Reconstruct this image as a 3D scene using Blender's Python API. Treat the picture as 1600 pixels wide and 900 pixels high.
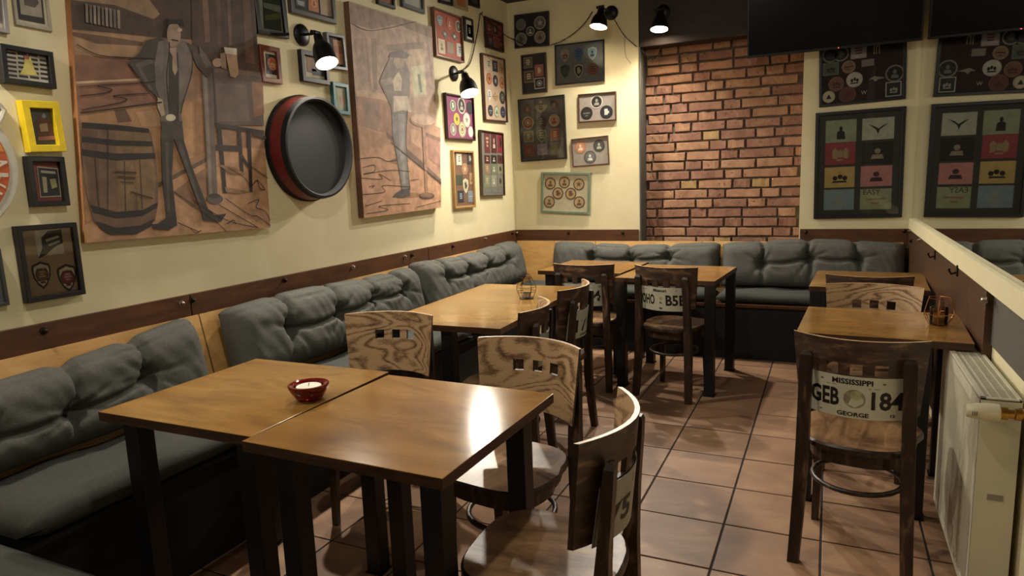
import bpy, bmesh, math, random
from mathutils import Vector, Matrix, Euler
random.seed(7)
PI = math.pi
C = bpy.context.scene.collection
for o in list(bpy.data.objects): bpy.data.objects.remove(o)

# ---------------------------------------------------------------- camera
YAW, PITCH, ROLL, FPX = -0.4406, -0.1587, -0.0371, 1059.44
EYE = Vector((0, 0, 1.42))
_f = Vector((math.sin(YAW)*math.cos(PITCH), math.cos(YAW)*math.cos(PITCH), math.sin(PITCH)))
_r = Vector((math.cos(YAW), -math.sin(YAW), 0)); _u = _r.cross(_f)
CR = _r*math.cos(ROLL)+_u*math.sin(ROLL); CU = _u*math.cos(ROLL)-_r*math.sin(ROLL); CF = _f
cam = bpy.data.cameras.new('camera'); cam.sensor_width = 36; cam.lens = FPX/1600*36; cam.clip_start = .02
camo = bpy.data.objects.new('camera', cam); C.objects.link(camo)
m = Matrix((CR, CU, -CF)).transposed().to_4x4(); m.translation = EYE; camo.matrix_world = m
bpy.context.scene.camera = camo
# ---------------------------------------------------------------- view, world, fill lights
sc = bpy.context.scene
sc.view_settings.view_transform = 'Standard'; sc.view_settings.look = 'None'
sc.view_settings.gamma = 1; sc.view_settings.use_curve_mapping = False
sc.view_settings.exposure = 1.88
w = bpy.data.worlds.new('world'); sc.world = w; w.use_nodes = True
w.node_tree.nodes['Background'].inputs[0].default_value = (1.0, .88, .74, 1)
w.node_tree.nodes['Background'].inputs[1].default_value = 0.016
LAMP_W = 30.0
def add_light(name, loc, watts, rad=.04, col=(1, .92, .79), parent=None, kind='POINT', rot=None, spot=None):
    l = bpy.data.lights.new(name, kind); l.energy = watts; l.color = col
    if kind in ('POINT', 'SPOT'): l.shadow_soft_size = rad
    if kind == 'SPOT': l.spot_size = spot; l.spot_blend = 1
    o = bpy.data.objects.new(name, l); C.objects.link(o); o.location = loc
    if rot: o.rotation_euler = rot
    if parent: o.parent = parent
    return o
# added fill lights without fixtures: one behind the camera, one above the view
add_light('fill_light', (-2.1, -1.7, 2.6), 8, .04, (1, .90, .76))
add_light('fill_light', (-1.0, 1.6, 2.88), 11, .05)

# ---------------------------------------------------------------- survey helpers (pixel of the photo -> point on a wall)
XL, XR, YB, ZC = -2.656, .553, 5.75, 2.96
def survey(px, axis, val):
    d = CF + CR*((px[0]-800)/FPX) - CU*((px[1]-450)/FPX)
    return EYE + d*((val-EYE[axis])/d[axis])
# ---------------------------------------------------------------- materials
def lin(h):
    if isinstance(h, str): h = [int(h[i:i+2], 16) for i in (0, 2, 4)]
    r = []
    for v in h[:3]:
        v = v/255; r.append(v/12.92 if v <= .04045 else ((v+.055)/1.055)**2.4)
    return (*r, 1)
MC = {}
def newmat(name):
    mt = bpy.data.materials.new(name); mt.use_nodes = True
    return mt, mt.node_tree.nodes, mt.node_tree.links, mt.node_tree.nodes['Principled BSDF']
def flat(h, rough=.6, var=.12, metal=0, scale=25, bump=0, coat=0):
    k = ('flat', str(h), rough, var, metal, scale, bump, coat)
    if k in MC: return MC[k]
    mt, N, L, B = newmat('paint_'+str(h))
    tc = N.new('ShaderNodeTexCoord'); no = N.new('ShaderNodeTexNoise'); no.inputs['Scale'].default_value = scale
    no.inputs['Detail'].default_value = 4
    L.new(tc.outputs['Object'], no.inputs['Vector'])
    rp = N.new('ShaderNodeValToRGB'); c = lin(h)
    rp.color_ramp.elements[0].position = .3; rp.color_ramp.elements[1].position = .7
    rp.color_ramp.elements[0].color = tuple(x*(1-var) for x in c[:3])+(1,)
    rp.color_ramp.elements[1].color = tuple(min(1, x*(1+var)) for x in c[:3])+(1,)
    L.new(no.outputs['Fac'], rp.inputs['Fac']); L.new(rp.outputs['Color'], B.inputs['Base Color'])
    B.inputs['Roughness'].default_value = rough; B.inputs['Metallic'].default_value = metal
    B.inputs['Coat Weight'].default_value = coat
    if bump:
        bp = N.new('ShaderNodeBump'); bp.inputs['Strength'].default_value = bump; bp.inputs['Distance'].default_value = .01
        L.new(no.outputs['Fac'], bp.inputs['Height']); L.new(bp.outputs['Normal'], B.inputs['Normal'])
    MC[k] = mt; return mt
def ramp_mat(name, cols, stretch=(1, 1, 1), scale=4, detail=6, rough=.4, dist=1.0, bump=.15, wave=None, rnd=True, coat=0, spec=.5, blotch=None, bumpd=.004):
    """wood and stone: noise (or wave) through a ramp; cols = [(pos, hex)...]"""
    mt, N, L, B = newmat(name)
    tc = N.new('ShaderNodeTexCoord'); vec = tc.outputs['Object']
    if rnd:
        oi = N.new('ShaderNodeObjectInfo'); ml = N.new('ShaderNodeMath'); ml.operation = 'MULTIPLY'; ml.inputs[1].default_value = 17.0
        ad = N.new('ShaderNodeVectorMath'); ad.operation = 'ADD'
        L.new(oi.outputs['Random'], ml.inputs[0]); L.new(vec, ad.inputs[0]); L.new(ml.outputs[0], ad.inputs[1]); vec = ad.outputs[0]
    mp = N.new('ShaderNodeMapping'); mp.inputs['Scale'].default_value = stretch; L.new(vec, mp.inputs['Vector'])
    if wave:
        tx = N.new('ShaderNodeTexWave'); tx.wave_type = 'BANDS'; tx.bands_direction = wave[0]
        tx.inputs['Scale'].default_value = scale; tx.inputs['Distortion'].default_value = wave[1]
        tx.inputs['Detail'].default_value = 3; tx.inputs['Detail Scale'].default_value = wave[2]
    else:
        tx = N.new('ShaderNodeTexNoise'); tx.inputs['Scale'].default_value = scale; tx.inputs['Detail'].default_value = detail
        tx.inputs['Roughness'].default_value = .62; tx.inputs['Distortion'].default_value = dist
    L.new(mp.outputs[0], tx.inputs['Vector'])
    rp = N.new('ShaderNodeValToRGB'); e = rp.color_ramp.elements
    while len(e) < len(cols): e.new(.5)
    for i, (p, h) in enumerate(cols): e[i].position = p; e[i].color = lin(h)
    L.new(tx.outputs['Fac'], rp.inputs['Fac']); out = rp.outputs['Color']
    if blotch:
        n2 = N.new('ShaderNodeTexNoise'); n2.inputs['Scale'].default_value = blotch[0]; n2.inputs['Detail'].default_value = 5
        L.new(vec, n2.inputs['Vector'])
        r2 = N.new('ShaderNodeValToRGB'); r2.color_ramp.elements[0].position = blotch[1]; r2.color_ramp.elements[1].position = blotch[2]
        L.new(n2.outputs['Fac'], r2.inputs['Fac'])
        mx = N.new('ShaderNodeMix'); mx.data_type = 'RGBA'
        L.new(r2.outputs['Color'], mx.inputs[0]); L.new(out, mx.inputs[6]); mx.inputs[7].default_value = lin(blotch[3]); out = mx.outputs[2]
    L.new(out, B.inputs['Base Color']); B.inputs['Roughness'].default_value = rough
    B.inputs['Coat Weight'].default_value = coat; B.inputs['Coat Roughness'].default_value = .2
    B.inputs['Specular IOR Level'].default_value = spec
    if bump:
        bp = N.new('ShaderNodeBump'); bp.inputs['Strength'].default_value = bump; bp.inputs['Distance'].default_value = bumpd
        L.new(tx.outputs['Fac'], bp.inputs['Height']); L.new(bp.outputs['Normal'], B.inputs['Normal'])
    return mt
M = {}
M['plaster'] = ramp_mat('cream_plaster', [(.3, 'dacfa6'), (.7, 'e3d9b4')], scale=3, rough=.75, bump=.12, rnd=False, detail=8)
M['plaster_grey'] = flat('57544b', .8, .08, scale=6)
M['mortar'] = ramp_mat('brick_mortar', [(.3, '54483f'), (.7, '7a6b5d')], scale=30, rough=.9, bump=.5, rnd=False)
M['brick'] = ramp_mat('brick_slip', [(.25, '8c6450'), (.5, 'ab8063'), (.75, 'bc9775')], scale=6, rough=.85, bump=.8, detail=10, blotch=(40, .62, .75, '5a382e'), bumpd=.008)
M['brick_dark'] = ramp_mat('brick_slip_dark', [(.25, '7a5648'), (.5, '966c58'), (.75, 'aa8168')], scale=6, rough=.85, bump=.8, detail=10, blotch=(40, .6, .75, '4a2f28'), bumpd=.008)
M['brick_yellow'] = ramp_mat('brick_slip_ochre', [(.25, '98794f'), (.5, 'ad8d5e'), (.75, 'bd9e70')], scale=6, rough=.85, bump=.8, detail=10, bumpd=.008)
M['tile'] = ramp_mat('terracotta_tile', [(.25, '83624c'), (.5, '9b765a'), (.75, 'ae8b69')], stretch=(1, 2.2, 1), scale=2.6, rough=.5, bump=.06, detail=8, blotch=(2.1, .5, 0.8, '765743'))
M['grout'] = flat('2c2a27', .9, .2)
M['band'] = ramp_mat('dark_stained_board', [(.2, '3d2417'), (.55, '5a3720'), (.8, '6e4528')], stretch=(1, 1, 5), scale=5, rough=.38, bump=.05, rnd=True)
M['panel_brown'] = ramp_mat('brown_stained_panel', [(.2, '3a2718'), (.55, '4f3520'), (.8, '5f4128')], stretch=(5, 5, 1), scale=4, rough=.45, bump=.04)
M['plywood'] = ramp_mat('birch_plywood', [(.2, 'a5793f'), (.5, 'c4975a'), (.8, 'd3ac70')], stretch=(1, 1, 4), scale=3, rough=.45, bump=.03, blotch=(3, .6, .8, '97693a'))
M['table'] = ramp_mat('varnished_birch_top', [(.25, '6e4b27'), (.5, '8f6834'), (.75, 'a47c45')], stretch=(1, 3.2, 1), scale=2.2, rough=.14, bump=.012, coat=.0, spec=.35, detail=8, blotch=(2.6, .55, .8, '604022'))
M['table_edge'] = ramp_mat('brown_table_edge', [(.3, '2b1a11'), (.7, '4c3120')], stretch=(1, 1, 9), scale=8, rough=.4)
M['black_steel'] = flat('0d0c0e', .45, .2)
M['black_wood'] = flat('0b0a0c', .8, .2)
def veneer(name, cols, rough, stretch, rings=16, scale=2.4):
    mt, N, L, B = newmat(name)
    tc = N.new('ShaderNodeTexCoord'); oi = N.new('ShaderNodeObjectInfo'); ml = N.new('ShaderNodeMath'); ml.operation = 'MULTIPLY'; ml.inputs[1].default_value = 23
    ad = N.new('ShaderNodeVectorMath'); ad.operation = 'ADD'; L.new(oi.outputs['Random'], ml.inputs[0]); L.new(tc.outputs['Object'], ad.inputs[0]); L.new(ml.outputs[0], ad.inputs[1])
    mp = N.new('ShaderNodeMapping'); mp.inputs['Scale'].default_value = stretch; L.new(ad.outputs[0], mp.inputs[0])
    n1 = N.new('ShaderNodeTexNoise'); n1.inputs['Scale'].default_value = scale; n1.inputs['Detail'].default_value = 1.6; n1.inputs['Distortion'].default_value = .5; L.new(mp.outputs[0], n1.inputs['Vector'])
    m1 = N.new('ShaderNodeMath'); m1.operation = 'MULTIPLY'; m1.inputs[1].default_value = rings; L.new(n1.outputs['Fac'], m1.inputs[0])
    fr = N.new('ShaderNodeMath'); fr.operation = 'PINGPONG'; fr.inputs[1].default_value = .5; L.new(m1.outputs[0], fr.inputs[0])
    n2 = N.new('ShaderNodeTexNoise'); n2.inputs['Scale'].default_value = 60; n2.inputs['Detail'].default_value = 6; n2.inputs['Roughness'].default_value = .7; L.new(mp.outputs[0], n2.inputs['Vector'])
    m2 = N.new('ShaderNodeMath'); m2.operation = 'MULTIPLY_ADD'; m2.inputs[1].default_value = .9; L.new(n2.outputs['Fac'], m2.inputs[0]); L.new(fr.outputs[0], m2.inputs[2])
    n3 = N.new('ShaderNodeTexNoise'); n3.inputs['Scale'].default_value = 9; n3.inputs['Detail'].default_value = 3; L.new(ad.outputs[0], n3.inputs['Vector'])
    m3 = N.new('ShaderNodeMath'); m3.operation = 'MULTIPLY_ADD'; m3.inputs[1].default_value = .55; L.new(n3.outputs['Fac'], m3.inputs[0]); L.new(m2.outputs[0], m3.inputs[2])
    rp = N.new('ShaderNodeValToRGB'); e = rp.color_ramp.elements
    while len(e) < len(cols): e.new(.5)
    for q, (p, h) in enumerate(cols): e[q].position = p; e[q].color = lin(h)
    L.new(m3.outputs[0], rp.inputs['Fac']); L.new(rp.outputs['Color'], B.inputs['Base Color']); B.inputs['Roughness'].default_value = rough
    bp = N.new('ShaderNodeBump'); bp.inputs['Strength'].default_value = .25; bp.inputs['Distance'].default_value = .003
    L.new(m3.outputs[0], bp.inputs['Height']); L.new(bp.outputs['Normal'], B.inputs['Normal']); return mt
M['oak'] = veneer('burnt_oak_panel', [(.52, '4a3524'), (.70, '765a42'), (.88, 'a38462'), (1.0, 'bf9f7a')], .36, (1.0, 1.0, 2.6))
M['oak_rear'] = ramp_mat('burnt_oak_rear', [(.3, '261b15'), (.53, '493629'), (.67, '7d6148'), (.86, 'b59572')], stretch=(1, 1, 3), scale=9, rough=.42, bump=.2, detail=8, dist=.6)
M['oak_seat'] = ramp_mat('burnt_oak_seat', [(.25, '483323'), (.5, '8c6a4a'), (.75, 'b59169')], stretch=(5, 1, 1), scale=3.2, rough=.32, bump=.15, blotch=(6, .47, .66, '533a29'))
M['oak_frame'] = ramp_mat('burnt_oak_frame', [(.34, '1c120c'), (.55, '36271c'), (.69, '6e5540'), (.86, 'ab8d6a')], stretch=(3, 3, .7), scale=7, rough=.4, bump=.2, detail=8)
M['oak_edge'] = ramp_mat('worn_oak_edge', [(.3, 'a07a50'), (.7, 'd8b78a')], scale=14, rough=.35, bump=.1)
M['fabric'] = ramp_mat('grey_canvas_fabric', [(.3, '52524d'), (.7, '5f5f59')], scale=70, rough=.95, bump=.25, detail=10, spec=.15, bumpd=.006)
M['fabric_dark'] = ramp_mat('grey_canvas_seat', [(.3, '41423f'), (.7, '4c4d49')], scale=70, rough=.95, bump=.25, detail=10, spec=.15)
M['white_paint'] = flat('cfcab4', .35, .04, scale=8)
M['chrome'] = flat('b8b2a8', .25, .1, 1)
M['dark_metal'] = flat('2e2824', .35, .2, .8)
M['brass'] = flat('a37b3c', .3, .2, 1)
M['copper'] = flat('c88a5c', .25, .15, 1)
M['black_lamp'] = flat('141416', .4, .15, .3)
M['lamp_inside'] = flat('e8e4da', .5, .03)
M['dark_oak_beam'] = ramp_mat('dark_beam_wood', [(.3, '1d130e'), (.7, '35231a')], stretch=(1, 4, 4), scale=4, rough=.6)
M['ceiling'] = flat('3a3430', .9, .05, scale=4)
M['black'] = flat('0b0a0b', .4, .2)
def glass_mat(name, tint, trans=.9, rough=.02):
    mt, N, L, B = newmat(name)
    tr = N.new('ShaderNodeBsdfTransparent'); tr.inputs[0].default_value = lin(tint)
    gl = N.new('ShaderNodeBsdfGlossy'); gl.inputs['Roughness'].default_value = rough
    fr = N.new('ShaderNodeFresnel'); fr.inputs[0].default_value = 1.5
    mx = N.new('ShaderNodeMixShader'); L.new(fr.outputs[0], mx.inputs[0]); L.new(tr.outputs[0], mx.inputs[1]); L.new(gl.outputs[0], mx.inputs[2])
    L.new(mx.outputs[0], N['Material Output'].inputs[0]); return mt
M['pane'] = glass_mat('picture_glass', 'f2f2ee')
M['clear_glass'] = glass_mat('clear_glass', 'e8e0d0')
mt, N, L, B = newmat('red_glass'); B.inputs['Base Color'].default_value = (.22, .008, .008, 1); B.inputs['Roughness'].default_value = .04
B.inputs['Transmission Weight'].default_value = .55; B.inputs['IOR'].default_value = 1.5; M['red_glass'] = mt
mt, N, L, B = newmat('mirror_silver'); B.inputs['Metallic'].default_value = 1; B.inputs['Roughness'].default_value = .015
B.inputs['Base Color'].default_value = (.72, .74, .72, 1); M['mirror'] = mt
def emit(name, col, s):
    mt, N, L, B = newmat(name); B.inputs['Emission Color'].default_value = (*col, 1); B.inputs['Emission Strength'].default_value = s
    B.inputs['Base Color'].default_value = (*col, 1); return mt
M['bulb'] = emit('glowing_bulb', (1, .86, .66), 60)
M['led'] = emit('standby_led', (1, .1, .06), .6)

# ---------------------------------------------------------------- mesh helpers
class MB:
    def __init__(s): s.v = []; s.f = []; s.m = []; s.mats = []
    def mi(s, mat):
        if mat not in s.mats: s.mats.append(mat)
        return s.mats.index(mat)
    def add(s, vs, fs, mat):
        b = len(s.v); s.v += [tuple(v) for v in vs]; k = s.mi(mat)
        for f in fs: s.f.append([b+i for i in f]); s.m.append(k)
    def box(s, lo, hi, mat, bev=0, M4=None):
        if bev:
            bm = bmesh.new(); bmesh.ops.create_cube(bm, size=1)
            for v in bm.verts: v.co = Vector([(lo[i]+hi[i])/2+v.co[i]*(hi[i]-lo[i]) for i in range(3)])
            bmesh.ops.bevel(bm, geom=bm.edges[:], offset=bev, segments=2, affect='EDGES', profile=.6)
            vs = [v.co.copy() for v in bm.verts]; bm.verts.index_update(); fs = [[v.index for v in f.verts] for f in bm.faces]; bm.free()
        else:
            x0, y0, z0 = lo; x1, y1, z1 = hi
            vs = [Vector(p) for p in ((x0, y0, z0), (x1, y0, z0), (x1, y1, z0), (x0, y1, z0), (x0, y0, z1), (x1, y0, z1), (x1, y1, z1), (x0, y1, z1))]
            fs = [(3, 2, 1, 0), (4, 5, 6, 7), (0, 1, 5, 4), (1, 2, 6, 5), (2, 3, 7, 6), (3, 0, 4, 7)]
        if M4: vs = [M4 @ v for v in vs]
        s.add(vs, fs, mat); return s
    def prism(s, pts, z0, z1, mat, matside=None):      # polygon in local xy, thickness in z
        a = sum(pts[i][0]*pts[(i+1) % len(pts)][1]-pts[(i+1) % len(pts)][0]*pts[i][1] for i in range(len(pts)))
        if a < 0: pts = pts[::-1]
        n = len(pts); vs = [(p[0], p[1], z0) for p in pts]+[(p[0], p[1], z1) for p in pts]
        s.add(vs, [tuple(range(n, 2*n))], mat)
        s.add(vs, [tuple(range(n-1, -1, -1))]+[(i, (i+1) % n, n+(i+1) % n, n+i) for i in range(n)], matside or mat); return s
    def sheet(s, pts, z, mat):
        a = sum(pts[i][0]*pts[(i+1) % len(pts)][1]-pts[(i+1) % len(pts)][0]*pts[i][1] for i in range(len(pts)))
        if a < 0: pts = pts[::-1]
        s.add([(p[0], p[1], z) for p in pts], [tuple(range(len(pts)))], mat); return s
    def tube(s, pts, r, n, mat, closed=False, cap=True):
        pts = [Vector(p) for p in pts]; N_ = len(pts); rings = []
        up = None
        for i, p in enumerate(pts):
            a = pts[(i-1) % N_] if (closed or i > 0) else p; b = pts[(i+1) % N_] if (closed or i < N_-1) else p
            t = (b-a).normalized()
            if up is None: up = t.orthogonal().normalized()
            up = (up-t*up.dot(t)); up = up.normalized() if up.length > 1e-6 else t.orthogonal().normalized()
            sd = t.cross(up); rr = r(i/(N_-1)) if callable(r) else r
            rings.append([p+(up*math.cos(2*PI*k/n)+sd*math.sin(2*PI*k/n))*rr for k in range(n)])
        vs = [v for q in rings for v in q]; fs = []
        for i in range(N_ if closed else N_-1):
            j = (i+1) % N_
            for k in range(n): fs.append((i*n+k, i*n+(k+1) % n, j*n+(k+1) % n, j*n+k))
        if cap and not closed: fs += [tuple(range(n-1, -1, -1)), tuple(range((N_-1)*n, N_*n))]
        s.add(vs, fs, mat); return s
    def bar(s, path, mat, bev=0):                      # path: list of (centre, half x, half y) square bar going up in z
        vs = []; n = len(path)
        for (c, hx, hy) in path:
            x, y, z = c; vs += [(x-hx, y-hy, z), (x+hx, y-hy, z), (x+hx, y+hy, z), (x-hx, y+hy, z)]
        fs = [(3, 2, 1, 0), tuple(range(4*n-4, 4*n))]
        for i in range(n-1):
            for k in range(4): fs.append((i*4+k, i*4+(k+1) % 4, i*4+4+(k+1) % 4, i*4+4+k))
        s.add(vs, fs, mat); return s
    def lathe(s, prof, n, mat, M4=None, mats=None):
        vs = []; fs = []
        for (r, z) in prof:
            for k in range(n): vs.append(Vector((r*math.cos(2*PI*k/n), r*math.sin(2*PI*k/n), z)))
        if M4: vs = [M4 @ v for v in vs]
        for i in range(len(prof)-1):
            fr = [(i*n+k, i*n+(k+1) % n, (i+1)*n+(k+1) % n, (i+1)*n+k) for k in range(n)]
            if mats: s.add(vs, fr, mats[i]) if False else fs.append((fr, mats[i]))
            else: fs.append((fr, mat))
        b = len(s.v); s.v += [tuple(v) for v in vs]
        for fr, mm in fs:
            k = s.mi(mm)
            for f in fr: s.f.append([b+i for i in f]); s.m.append(k)
        if prof[0][0] > 1e-5: s.f.append([b+i for i in range(n-1, -1, -1)]); s.m.append(s.mi(mats[0] if mats else mat))
        if prof[-1][0] > 1e-5: s.f.append([b+(len(prof)-1)*n+i for i in range(n)]); s.m.append(s.mi(mats[-1] if mats else mat))
        return s
    def mesh(s, name, smooth=False):
        me = bpy.data.meshes.new(name); me.from_pydata(s.v, [], s.f)
        for mm in s.mats: me.materials.append(mm)
        me.polygons.foreach_set('material_index', s.m)
        if smooth:
            me.polygons.foreach_set('use_smooth', [True]*len(s.f))
        me.update(); return me
    def build(s, name, parent=None, smooth=False, loc=None, rot=None, label=None, auto=None):
        me = s.mesh(name, smooth)
        if smooth:
            bm = bmesh.new(); bm.from_mesh(me); bmesh.ops.remove_doubles(bm, verts=bm.verts, dist=1e-6)
            for e in bm.edges:
                if len(e.link_faces) == 2 and e.calc_face_angle(0) > (auto or .7): e.smooth = False
            bm.to_mesh(me); bm.free()
        o = bpy.data.objects.new(name, me); C.objects.link(o)
        if parent: o.parent = parent
        if loc: o.location = loc
        if rot: o.rotation_euler = rot
        if label: o['label'] = label
        return o
def smooth_path(pts, n=8):
    out = []; P = [Vector(p) for p in pts]
    for i in range(len(P)-1):
        p0, p1, p2, p3 = P[max(0, i-1)], P[i], P[i+1], P[min(len(P)-1, i+2)]
        for k in range(n):
            s_ = k/n; out.append(.5*((2*p1)+(p2-p0)*s_+(2*p0-5*p1+4*p2-p3)*s_*s_+(3*p1-p0-3*p2+p3)*s_**3))
    return out+[P[-1]]
def thing(name, label, cat, loc=(0, 0, 0), rotz=0, group=None, mat4=None):
    o = bpy.data.objects.new(name, None); C.objects.link(o); o.empty_display_size = .1
    if mat4: o.matrix_world = mat4
    else: o.location = loc; o.rotation_euler = (0, 0, rotz)
    o['label'] = label; o['category'] = cat
    if group: o['group'] = group
    return o
def struct(o): o['kind'] = 'structure'; return o
def box_obj(name, lo, hi, mat, bev=0, parent=None): return MB().box(lo, hi, mat, bev).build(name, parent)
def text_polys(txt, size, bold=0):
    cu = bpy.data.curves.new('txt', 'FONT'); cu.body = txt; cu.size = size; cu.align_x = 'CENTER'; cu.align_y = 'CENTER'; cu.resolution_u = 2; cu.offset = bold
    o = bpy.data.objects.new('txt', cu); C.objects.link(o)
    me = o.to_mesh(); vs = [v.co.copy() for v in me.vertices]; fs = [tuple(p.vertices) for p in me.polygons]
    o.to_mesh_clear(); bpy.data.objects.remove(o); bpy.data.curves.remove(cu)
    return vs, fs
def put_text(mb, txt, w_, h_, cx, cy, mat, fn, bold=0):
    """text scaled into w x h at (cx, cy); fn maps (x, y) to 3D"""
    vs, fs = text_polys(txt, 1, bold)
    if not vs: return
    x0 = min(v.x for v in vs); x1 = max(v.x for v in vs); y0 = min(v.y for v in vs); y1 = max(v.y for v in vs)
    out = [fn(cx+((v.x-x0)/(x1-x0)-.5)*w_, cy+((v.y-y0)/(y1-y0)-.5)*h_) for v in vs]
    mb.add(out, fs, mat)

# ================================================================ THE ROOM
# floor: recessed grout bed plus separate tiles
fl = struct(box_obj('floor', (-2.9, -3.2, -.06), (1.1, 6.05, -.004), M['grout']))
TX0, TY0, TW, TD = -.7088, 3.3794, .3601, .3474
tile_meshes = []
for k in range(4):
    tile_meshes.append(MB().box((-TW/2+.004, -TD/2+.004, -.005), (TW/2-.004, TD/2-.004, random.uniform(-.0005, .0005)), M['tile'], .0025).mesh('tile', False))
for i in range(-4, 4):
    for j in range(-6, 10):
        x = TX0+(i+.5)*TW; y = TY0-(j+.5)*TD
        if x > .66: continue
        t = bpy.data.objects.new('tile', tile_meshes[(i*3+j*5) % 4]); C.objects.link(t); t.parent = fl; t.location = (x, y, 0)
        if (i+j) % 2: t.rotation_euler = (0, 0, PI)
struct(box_obj('ceiling', (-2.9, -3.2, ZC), (1.1, 6.3, ZC+.1), M['ceiling']))
struct(box_obj('wall_left', (XL-.12, -3.2, 0), (XL, 6.05, ZC), M['plaster']))
# back wall: plaster piers either side of a recess clad in brick slips
RX0, RX1, RD = -1.475, -.215, .20
wb = MB()
wb.box((XL, YB, 0), (RX0, YB+.4, ZC), M['plaster'])
wb.box((RX1, YB, 0), (XR+.1, YB+.4, ZC), M['plaster'])
wb.box((RX0, YB+RD, 0), (RX1, YB+.4, ZC), M['mortar'])
wb = struct(wb.build('wall_back'))
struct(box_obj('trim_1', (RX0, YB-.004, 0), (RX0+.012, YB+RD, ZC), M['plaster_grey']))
def brick_mesh(L_, mat, seed):
    r = random.Random(seed); bm = bmesh.new(); bmesh.ops.create_cube(bm, size=1)
    for v in bm.verts: v.co = Vector((v.co.x*L_, v.co.y*.024, v.co.z*.0655))
    bmesh.ops.subdivide_edges(bm, edges=[e for e in bm.edges if abs((e.verts[0].co-e.verts[1].co).x) > .01], cuts=3)
    for v in bm.verts:
        v.co.x += r.uniform(-.003, .003); v.co.z += r.uniform(-.003, .003)
        if v.co.y < 0: v.co.y += r.uniform(-.003, .004)
    bmesh.ops.bevel(bm, geom=[e for e in bm.edges if e.calc_face_angle(0) > 1 and e.verts[0].co.y < 0 and e.verts[1].co.y < 0], offset=.003, segments=1, affect='EDGES')
    me = bpy.data.meshes.new('brick'); bm.to_mesh(me); bm.free(); me.materials.append(mat); return me
BM = {}
for kind, L_ in (('s', .262), ('h', .128)):
    for c_, mm in (('a', 'brick'), ('b', 'brick_dark'), ('c', 'brick_yellow')):
        for q in range(3): BM[kind, c_, q] = brick_mesh(L_, M[mm], hash((kind, c_, q)) % 1000)
rb = random.Random(11)
row = 0; z = .80
PAT = ['sshsh', 'hsshs', 'shshs', 'hshss', 'sshhs', 'hshsh']
while z < 2.62:
    x = RX0-rb.uniform(0, .24); pt = PAT[rb.randrange(6)]; k = 0
    while x < RX1-.01:
        kd = pt[k % 5]; k += 1; L_ = .262 if kd == 's' else .128
        x0 = max(x, RX0+.014); x1 = min(x+L_, RX1-.004)
        if x1-x0 > .03:
            c_ = 'c' if rb.random() < .02 else ('b' if rb.random() < .42 else 'a')
            o = bpy.data.objects.new('brick', BM[kd, c_, rb.randrange(3)]); C.objects.link(o); o.parent = wb
            o.location = ((x0+x1)/2, YB+RD-.010+rb.uniform(-.004, .003), z+.04); o.scale = ((x1-x0)/L_, 1, rb.uniform(.96, 1.03)); o.rotation_euler = (0, rb.uniform(-.006, .006), 0)
        x += L_+.017+rb.uniform(-.003,.004)
    z += .0800
struct(box_obj('trim_2', (RX0, YB-.006, 2.455), (RX1, YB+RD-.03, ZC), M['dark_oak_beam'], .004))
# right wall: low cream parapet with a ledge, mirror above it, brown boards below, niche behind the radiator
wr = MB()
wr.box((XR+.006, -3.2, 0), (XR+.2, 6.05, ZC), M['plaster'])
wr.box((.527, 2.0, .958), (XR+.006, YB, 1.034), M['plaster'])
wr.box((.527, -.2, .958), (XR+.006, 2.0, 1.034), M['plaster'])
struct(wr.build('wall_right'))
mir = struct(box_obj('wall_mirror', (XR-.004, -.4, 1.036), (XR+.006, YB-.002, ZC-.01), M['mirror']))
del mir['kind']; mir['label'] = 'large frameless mirror on the right wall above the cream ledge'; mir['category'] = 'mirror'
struct(box_obj('trim_3', (.5285, 2.94, .12), (XR+.006, YB-.01, .957), M['panel_brown'], .002))
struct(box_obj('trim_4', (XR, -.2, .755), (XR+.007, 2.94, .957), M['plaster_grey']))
# dark stained boards along the walls with round bolt heads
def bolt(parent, p, nrm, shiny=False):
    q = Vector(nrm).to_track_quat('Z', 'Y').to_matrix().to_4x4(); q.translation = p
    MB().lathe([(.014, 0), (.014, .004), (.008, .006), (.008, .016), (.005, .019), (0, .02)], 12, M['chrome'] if shiny else M['dark_metal'], q).build('bolt', parent, True)
def band(name, lo, hi, bolts, nrm):
    o = struct(box_obj(name, lo, hi, M['band'], .002))
    for (p, sh) in bolts: bolt(o, p, nrm, sh)
def lb(x, y): q = survey((x, y), 0, XL+.019); return Vector((XL+.018, q.y, min(max(q.z, .87), .94)))
band('trim_5', (XL, -.2, .855), (XL+.018, 2.14, .956), [(lb(68, 517), 0), (lb(283, 474), 1)], (1, 0, 0))
band('trim_6', (XL, 2.146, .855), (XL+.018, 4.19, .956), [(lb(300, 469), 0), (lb(444, 438), 0), (lb(551, 417), 1), (lb(632, 401), 1)], (1, 0, 0))
band('trim_7', (XL, 4.196, .855), (XL+.018, YB, .956), [(lb(643, 399), 0), (lb(707, 385), 0), (lb(758, 373), 1), (lb(800, 365), 0)], (1, 0, 0))
def bb(x, y): q = survey((x, y), 1, YB-.019); return Vector((q.x, YB-.018, min(max(q.z, .87), .94)))
band('trim_8', (XL+.019, YB-.018, .855), (RX0-.01, YB, .956), [(bb(808, 364), 1), (bb(888, 364), 0), (bb(973, 364), 0)], (0, -1, 0))
band('trim_9', (RX1+.01, YB-.018, .835), (.528, YB, .956), [(bb(1259, 363), 0), (bb(1413, 361), 0)], (0, -1, 0))
for (x, y, sh) in ((1423, 361, 1), (1438, 375, 1), (1425, 377, 0), (1542, 469, 1)):
    q = survey((x, y), 0, .528); bolt(bpy.data.objects['trim_3'], Vector((.5285, min(q.y, YB-.03), q.z)), (-1, 0, 0), sh)
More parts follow.
